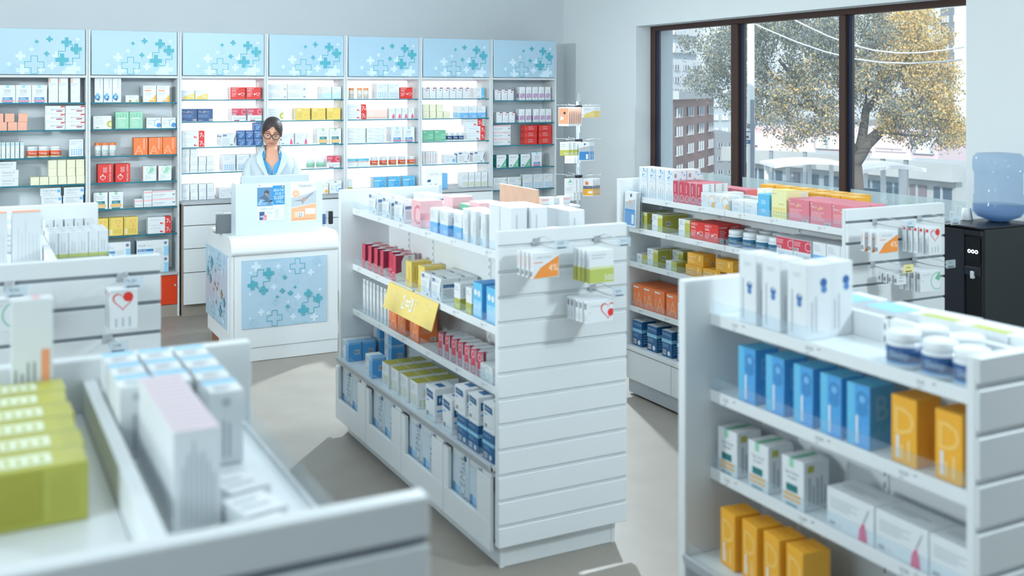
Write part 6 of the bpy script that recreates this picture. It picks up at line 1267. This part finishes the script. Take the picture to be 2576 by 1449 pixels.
b = MB(); b.box(X0, X0+.029, r0, y1, 0, ZT-.02, 'cooler_dark', .006); b.box(X0, X0+.029, y0, r1+.0, 0, ZT-.02, 'cooler_dark', .004) if r1 > y0+.01 else None
b.box(X0+.004, X0+.029, r1, r0, ZT-.05, ZT-.02, 'cooler_dark', .002); b.box(X0+.012, X0+.029, r1, r0, .45, ZT-.051, 'cooler_black', .001); b.box(X0+.002, X0+.029, r1, r0, .0, .449, 'cooler_dark', .002); wq('front_panel', b)
zb_ = onX(2445, X0+.01, 632).z
wq('button_panel', MB().box(X0+.006, X0+.0118, r1+.006, r0-.006, zb_-.06, zb_+.075, 'cooler_black', .001))
for u in (2438, 2447, 2456):
    yy = onX(u, X0+.005).y; o = MB(); o.add([(0, .010*math.cos(t)*s_, .010*math.sin(t)*s_) for s_ in (1, .62) for t in [2*PI*q/16 for q in range(16)]], [(q, (q+1) % 16, 16+(q+1) % 16, 16+q) for q in range(16)], 'ring_light'); ob = o.build('ring_button', wc); ob.location = Vector((X0+.0052, yy, zb_))+LQ
zt_ = onX(2450, X0, 692).z; wq('tap', MB().box(X0-.01, X0+.011, r1+.04, r1+.06, zt_-.02, zt_+.02, 'W', .003)); wq('drip_shelf', MB().box(X0-.0, X0+.0115, r1+.004, r0-.004, zb_-.13, zb_-.085, 'cooler_dark', .002))
wq('top_plate', MB().box(X0-.006, X0+D_, y0-.004, y1+.004, ZT-.011, ZT, 'black_plastic', .004)); wq('keyhole', MB().lathe(0, 0, [(.012, 0), (.012, .003), (.006, .004)], 12, 'steel'))
for o in kids(wc):
    if o.name.startswith('keyhole'): o.location = Vector((X0-.0005, y1-.03, ZT-.05))+LQ; o.rotation_euler = (0, -PI/2, 0)
bc = onY(2514, (y0+y1)/2-.0); cyb = (y0+y1)/2; cxb = max(onY(2512, cyb).x, X0+.15)
wb = empty('water_bottle', (cxb-.0, cyb, ZT), label='large clear blue water bottle upside down on black cooler', cat='water bottle')
R_ = .138; pr = [(.05, .001), (.07, .012), (R_*.85, .03), (R_, .055), (R_, .10), (R_*.965, .115), (R_*.965, .15), (R_*.93, .16), (R_*.93, .275), (R_*.965, .285), (R_, .30), (R_, .345), (R_*.97, .37), (R_*.85, .388), (R_*.5, .392), (.01, .388)]
MB().lathe(0, 0, pr, 48, 'bottle_blue').build('bottle_shell', wb); mat('water', '#7fa9d6', rough=.05, trans=.7, ior=1.1); MB().lathe(0, 0, [(.045, .004), (R_*.8, .032), (R_*.96, .058), (R_*.96, .098)], 40, 'water').build('water', wb)
MB().lathe(0, 0, [(.06, .0), (.055, .004), (.052, .001)], 24, 'cooler_black').build('collar', wb)
p = onZ(2432, 553, ZT); cu = empty('paper_cup', (max(p.x, X0+.035), p.y, ZT), label='upside-down white paper cup on corner of black cooler', cat='cup')
MB().lathe(0, 0, [(.032, .0006), (.033, .003), (.024, .066), (.022, .068)], 24, 'W').build('cup_wall', cu)

# ------------------------------------------------------------------ street outside the window
def OP(u, v, D): return Vector((0, 0, CAM_H))+_dir(u, v)*D
mat('asphalt', '#8b8f93', rough=.9, noise=.1); mat('brick_red', '#a58d86', rough=.9, noise=.2, nscale=.8); mat('white_render', '#e8ecee', rough=.8, noise=.03); mat('concrete', '#b9bfc1', rough=.85, noise=.12, nscale=1.2); mat('glass_dark', '#4f6275', rough=.15); mat('pale_glass', '#b7c3cc', rough=.2)
mat('bark', '#6a625c', rough=.9, noise=.2); mat('leaf_grey', '#7b8482', rough=.7); mat('leaf_yellow', '#dcbc7c', rough=.7); mat('leaf_mid', '#a9a487', rough=.7); mat('pinkboard', '#e6d2d8', rough=.6); mat('greywall', '#8d949c', rough=.8)
GZ0 = -3.6
o = MB().box(XW+1.2, 150, -60, 160, GZ0-.3, GZ0, 'asphalt').build('street_ground'); o['kind'] = 'structure'
def block(name, u0, u1, vt, D0, D1, depth, m, label, cat='building', vb=None, rz=None, grid=None, group=None, wm_='glass_dark', frame='white_render'):
    """building whose street front runs from pixel u0 (distance D0) to u1 (distance D1), roof at pixel row vt at u0"""
    a = OP(u0, vt, D0); c = OP(u1, vt, D1); top = a.z; bot = GZ0 if vb is None else OP(u0, vb, D0).z
    dx = Vector((c.x-a.x, c.y-a.y, 0)); L_ = dx.length; ang = math.atan2(dx.y, dx.x)
    root = empty(name, (a.x, a.y, bot), ang, label=label, cat=cat, group=group)
    Hh = top-bot; nb_ = MB().box(0, L_, 0, depth, 0, Hh, m); nb_.build('wall', root)
    if grid:
        nx, ny, ww, wh, zb0, zb1 = grid
        for i in range(nx):
            for j in range(ny):
                cx = L_*(i+.5)/nx; cz = Hh*(zb0+(zb1-zb0)*(j+.5)/ny); w2 = L_/nx*ww/2; h2 = Hh*(zb1-zb0)/ny*wh/2
                wd = MB().box(cx-w2, cx+w2, -.06, .02, cz-h2, cz+h2, wm_); wd.box(cx-w2*.08, cx+w2*.08, -.1, -.061, cz-h2, cz+h2, frame); wd.box(cx-w2*1.08, cx+w2*1.08, -.12, .0, cz-h2*1.12, cz-h2, frame); wd.box(cx-w2*1.05, cx-w2*.9, -.1, -.061, cz-h2, cz+h2, frame); wd.box(cx+w2*.9, cx+w2*1.05, -.1, -.061, cz-h2, cz+h2, frame)
                wd.build('window', root)
    return root, L_, Hh
r_, L_, H_ = block('brick_building', 1690, 1796, 250, 44, 52, 5, 'brick_red', 'old red-brown brick building with white windows, left in window view', grid=(4, 6, .42, .5, .02, .97))
MB().box(-.2, L_+.2, -.35, 12, H_, H_+.35, 'concrete').build('cornice', r_)
block('white_apartment_block', 1688, 1762, 148, 72, 76, 8, 'white_render', 'white apartment block behind the brick building', grid=(3, 9, .5, .42, .0, .98))
r_, L_, H_ = block('tower_block', 1690, 1752, 20, 95, 99, 12, 'pale_glass', 'pale high tower with horizontal bands beyond white apartment block', grid=None)
for j in range(int(H_/1.6)): MB().box(-.3, L_+.3, -.4, 0, H_-1.6*j-.8, H_-1.6*j, 'white_render').build('floor_band', r_)
block('grey_annex', 1799, 1850, 335, 62, 62, 5, 'greywall', 'low grey annex to the right of the brick building', grid=(2, 3, .5, .3, .1, .9))
r_, L_, H_ = block('pale_office_building', 1786, 1930, 205, 69, 70, 1.5, 'pale_glass', 'pale grey office building behind the lamp post', grid=(6, 6, .7, .4, .1, .98), wm_='white_render', frame='pale_glass')
# concrete arcade building across the street
r_, L_, H_ = block('concrete_building', 1850, 2405, 378, 44, 34, 3, 'concrete', 'grey concrete arcade building across the street, behind bus shelters')
n = 11
for i in range(n):
    x = L_*(i+.5)/n; w2 = L_/n*.34; MB().box(x-w2, x+w2, -.05, .04, 0, H_*.78, 'glass_dark' if i % 3 else '#7d7078').box(x-w2*.1, x+w2*.1, -.1, -.051, 0, H_*.78, 'pale_glass').build('shop_opening', r_)
MB().box(-.3, L_+.3, -.5, .0, H_*.86, H_+.15, 'concrete').build('fascia', r_)
r_, L_, H_ = block('upper_hall', 1850, 2360, 318, 50, 42, 6, 'pinkboard', 'pale pink billboard-clad hall above the arcade', grid=(5, 1, .8, .5, .72, .98), wm_='white_render', frame='pale_glass')
block('grey_tower', 2366, 2425, 22, 62, 60, 6, 'greywall', 'grey concrete tower block behind right edge of tree', grid=(2, 8, .5, .4, .3, .98), wm_='pale_glass')
block('white_facade', 2401, 2440, -60, 50, 49, 2, 'white_render', 'tall bright white facade strip at right edge of window')
for i, (u0, u1, v0, v1, D, lab) in enumerate(((2194, 2291, 330, 391, 33.0, 'pale pink billboard right of the tree trunk'), (1906, 2048, 338, 372, 38.0, 'pale pink sign band with white letters left of tree'))):
    a = OP(u0, v1, D); c = OP(u1, v1, D*.97); dx = Vector((c.x-a.x, c.y-a.y, 0)); root = empty('billboard', (a.x, a.y, a.z), math.atan2(dx.y, dx.x), label=lab, cat='billboard'); hh = OP(u0, v0, D).z-a.z
    b = MB().box(0, dx.length, 0, .15, 0, hh, 'pinkboard'); F = Face((0, -.002, 0), (1, 0, 0), (0, 0, 1), dx.length, hh); F.k = 20
    decal(b, F, ('l', .08, .12, .9, .36, 2, '#a39aa2')) if i == 0 else decal(b, F, ('t', .04, .3, .4, 'cee/mobil', 'W')); b.build('board', root); MB().box(-.05, dx.length+.05, -.03, .17, -.08, -.001, 'W').build('frame', root)
    MB().box(dx.length*.2, dx.length*.2+.12, .03, .12, GZ0-a.z, -.081, 'greywall').build('post', root); MB().box(dx.length*.8, dx.length*.8+.12, .03, .12, GZ0-a.z, -.081, 'greywall').build('post', root)
# bus shelters
for i, (u0, u1, v, D, lab) in enumerate(((1930, 2116, 431, 24, 'white bus shelter, left one, seen over window gondola'), (2142, 2296, 445, 21, 'white bus shelter with poster, right one near the tree'))):
    a = OP(u0, v, D); c = OP(u1, v, D); dx = Vector((c.x-a.x, c.y-a.y, 0)); L_ = dx.length; root = empty('bus_shelter', (a.x, a.y, GZ0), math.atan2(dx.y, dx.x), label=lab, cat='bus shelter', group='bus shelters across the street'); h = a.z-GZ0
    MB().loft([[(x, y, h+.12+.22*math.sin(PI*min(1, (x/L_))*.9)*.4+e) for e, y in ((0, -.7), (0, .7), (.07, .7), (.07, -.7))] for x in [L_*q/12 for q in range(13)]], 'white_render', True, False).build('roof', root)
    for q in range(4): MB().box(L_*(.04+.3*q), L_*(.04+.3*q)+.08, .5, .58, 0, h+.12, 'white_render').build('post', root)
    MB().box(L_*.05, L_*.95, .52, .55, .3, h-.05, 'window_glass').build('glass_wall', root)
    b = MB().box(L_*.03, L_*.33, -.3, -.22, .3, h-.2, 'glass_dark'); F = Face((L_*.03, -.301, .3), (1, 0, 0), (0, 0, 1), L_*.3, h-.5); F.k = 10
    if i: decal(b, F, ('t', .1, .72, .08, 'SSUKAM', 'W')); decal(b, F, ('t', .1, .6, .08, 'TYTEENUS', 'W'))
    b.build('poster_case', root)
# lamp post and bus stop sign
a = OP(1889, 60, 12.2); lp_ = empty('lamp_post', (a.x, a.y, GZ0), label='tall white lamp post in middle window pane', cat='lamp post')
MB().lathe(0, 0, [(.055, 0), (.048, 4), (.036, a.z-GZ0+1.2)], 16, 'white_render').build('pole', lp_); MB().cyl(0, 0, 3.3, 3.45, .06, 'white_render', 16).build('clamp', lp_); MB().cyl(0, 0, a.z-GZ0-1.2, a.z-GZ0-1.15, .05, 'greywall', 16).build('collar', lp_)
a = OP(1866, 362, 12.0); c = OP(1887, 330, 12.0); rz = -YAW+.1
bs = empty('bus_stop_sign', (a.x, a.y, a.z), rz, label='white and blue bus stop sign beside lamp post', cat='sign'); w_ = .10; b = MB().box(0, w_, 0, .02, 0, c.z-a.z, 'W'); F = Face((0, -.001, 0), (1, 0, 0), (0, 0, 1), w_, c.z-a.z); F.k = 4
for d in (('r', 0, 0, 1, .3, 'MASKB'), ('r', 0, .92, 1, 1, 'MASKB'), ('l', .1, .08, .9, .24, 1, 'W'), ('r', .2, .5, .8, .62, 'K'), ('r', .15, .46, .85, .49, 'K')): decal(b, F, d)
b.build('plate', bs); MB().cyl(w_+.04, .05, GZ0-a.z, .5, .025, 'greywall', 10).build('post', bs)
# overhead wires
for i, (p0, p1) in enumerate((((1850, 38, 12.4), (2420, 150, 13.5)), ((1960, 30, 12.6), (2425, 118, 13.2)))):
    a = OP(*p0); c = OP(*p1); pts = [a.lerp(c, t/8)-Vector((0, 0, .25*math.sin(PI*t/8))) for t in range(9)]
    o = MB().tube(pts, .010, 'white_render', 5).build('overhead_wire'); tag(o, ['lower overhead wire crossing the tree crown', 'upper overhead wire crossing the tree crown'][i], 'wire', 'overhead wires outside')
# the big tree
tb = OP(2150, 300, 15.5); tx, ty = tb.x, tb.y
tree = empty('autumn_tree', (tx, ty, GZ0), label='large autumn tree filling the window, grey-green leaves turning yellow', cat='tree'); LT = -tree.location
rt = random.Random(3); tr = MB(); tips = []
def V3(u, v, D=15.5): return OP(u, v, D)
def branch(pts, r0, r1, n=10):
    P_ = [V3(*q) if len(q) == 3 else V3(q[0], q[1]) for q in pts]; m = len(P_); tr.tube(P_, r0, 'bark', n, [r0+(r1-r0)*i/(m-1) for i in range(m)]); return P_
b0 = Vector((V3(2140, 430).x, V3(2140, 430).y, GZ0))
tr.tube([b0, V3(2140, 470), V3(2142, 415)], .2, 'bark', 12, [.24, .19, .15])
branch([(2142, 415), (2160, 392), (2180, 362), (2215, 330), (2260, 300, 15.2), (2300, 270, 15), (2340, 230, 14.8)], .12, .03)
branch([(2142, 415), (2144, 380), (2120, 330), (2080, 300), (2045, 268, 15.8), (2010, 215, 16), (1960, 150, 16)], .1, .025)
branch([(2160, 392), (2170, 340), (2178, 280), (2180, 210), (2150, 130, 15.5), (2120, 60, 15.5)], .08, .02)
branch([(2045, 268, 15.8), (1990, 262, 16), (1920, 240, 16.3), (1850, 200, 16.5), (1790, 160, 16.6)], .05, .012)
branch([(2178, 280), (2230, 210, 15.2), (2280, 150, 15), (2320, 80, 15)], .05, .012); branch([(2300, 270, 15), (2370, 300, 14.8), (2420, 310, 14.8)], .03, .01)
branch([(2215, 330), (2280, 340, 15), (2350, 345, 14.9)], .03, .01); branch([(2010, 215, 16), (1950, 200, 16.2), (1900, 130, 16.4), (1850, 90, 16.5)], .03, .01)
o = tr.build('trunk_and_branches', tree); o.location = LT
blobs = [(1800, 120, 60, 70, 80, 0), (1780, 200, 40, 30, 45, 0), (1860, 150, 80, 70, 150, 0), (1900, 60, 70, 45, 90, 0), (1960, 110, 90, 80, 170, 0), (2040, 80, 80, 60, 150, 0), (1980, 230, 90, 70, 150, 1), (2060, 200, 80, 80, 160, 1), (1920, 290, 60, 45, 60, 1), (2010, 330, 50, 35, 50, 1), (2090, 310, 50, 40, 60, 1),
    (2120, 120, 80, 80, 150, 0), (2190, 60, 80, 60, 120, 0), (2200, 160, 80, 70, 150, 1), (2270, 60, 70, 60, 130, 2), (2330, 90, 60, 70, 140, 2), (2290, 150, 80, 60, 140, 2), (2240, 250, 70, 60, 110, 1), (2340, 190, 70, 60, 120, 2), (2370, 260, 60, 60, 120, 2), (2290, 290, 60, 45, 80, 1), (2400, 320, 40, 50, 70, 2), (2330, 340, 50, 35, 60, 1), (2150, 210, 50, 60, 80, 1), (1870, 230, 60, 50, 70, 0), (2250, 320, 40, 30, 50, 2), (1740, 110, 25, 20, 18, 0), (1745, 215, 15, 10, 8, 0)]
lv = {0: ('leaf_grey', 'leaf_grey', 'leaf_grey', 'leaf_mid'), 1: ('leaf_mid', 'leaf_grey', 'leaf_grey', 'leaf_yellow'), 2: ('leaf_yellow', 'leaf_mid', 'leaf_yellow')}
fo = MB(); acc = {'leaf_grey': ([], []), 'leaf_mid': ([], []), 'leaf_yellow': ([], [])}
for (u, v, ru, rv, cnt, kd) in blobs:
    cl = []
    for _ in range(max(3, int(cnt*.30))):
        while True:
            q = (rt.uniform(-1, 1), rt.uniform(-1, 1), rt.uniform(-1, 1))
            if q[0]**2+q[1]**2+q[2]**2 < 1: break
        cl.append(q)
    for _ in range(int(cnt*26)):
        q = rt.choice(cl); a_, b_, c_ = q[0]+rt.gauss(0, 9)/ru, q[1]+rt.gauss(0, 7)/rv, q[2]+rt.gauss(0, .12)
        D = 15.5+c_*1.3; p = OP(u+a_*ru, v+b_*rv, D); p += Vector((rt.gauss(0, .05), rt.gauss(0, .05), rt.gauss(0, .05)))
        s_ = rt.uniform(.012, .026); R_ = Euler((rt.uniform(0, 6), rt.uniform(0, 6), rt.uniform(0, 6))).to_matrix()
        key = rt.choice(lv[kd]); V_, F_ = acc[key]; k0 = len(V_)
        for q in ((-1, 0, 0), (-.2, -.62, .1), (1, 0, 0), (-.2, .62, .1)): V_.append(p+R_ @ Vector(q)*s_)
        F_.append((k0, k0+1, k0+2, k0+3))
for key, (V_, F_) in acc.items(): fo.add(V_, F_, key)
o = fo.build('foliage', tree); o.location = LT; o['kind'] = 'stuff'
finish_labels()
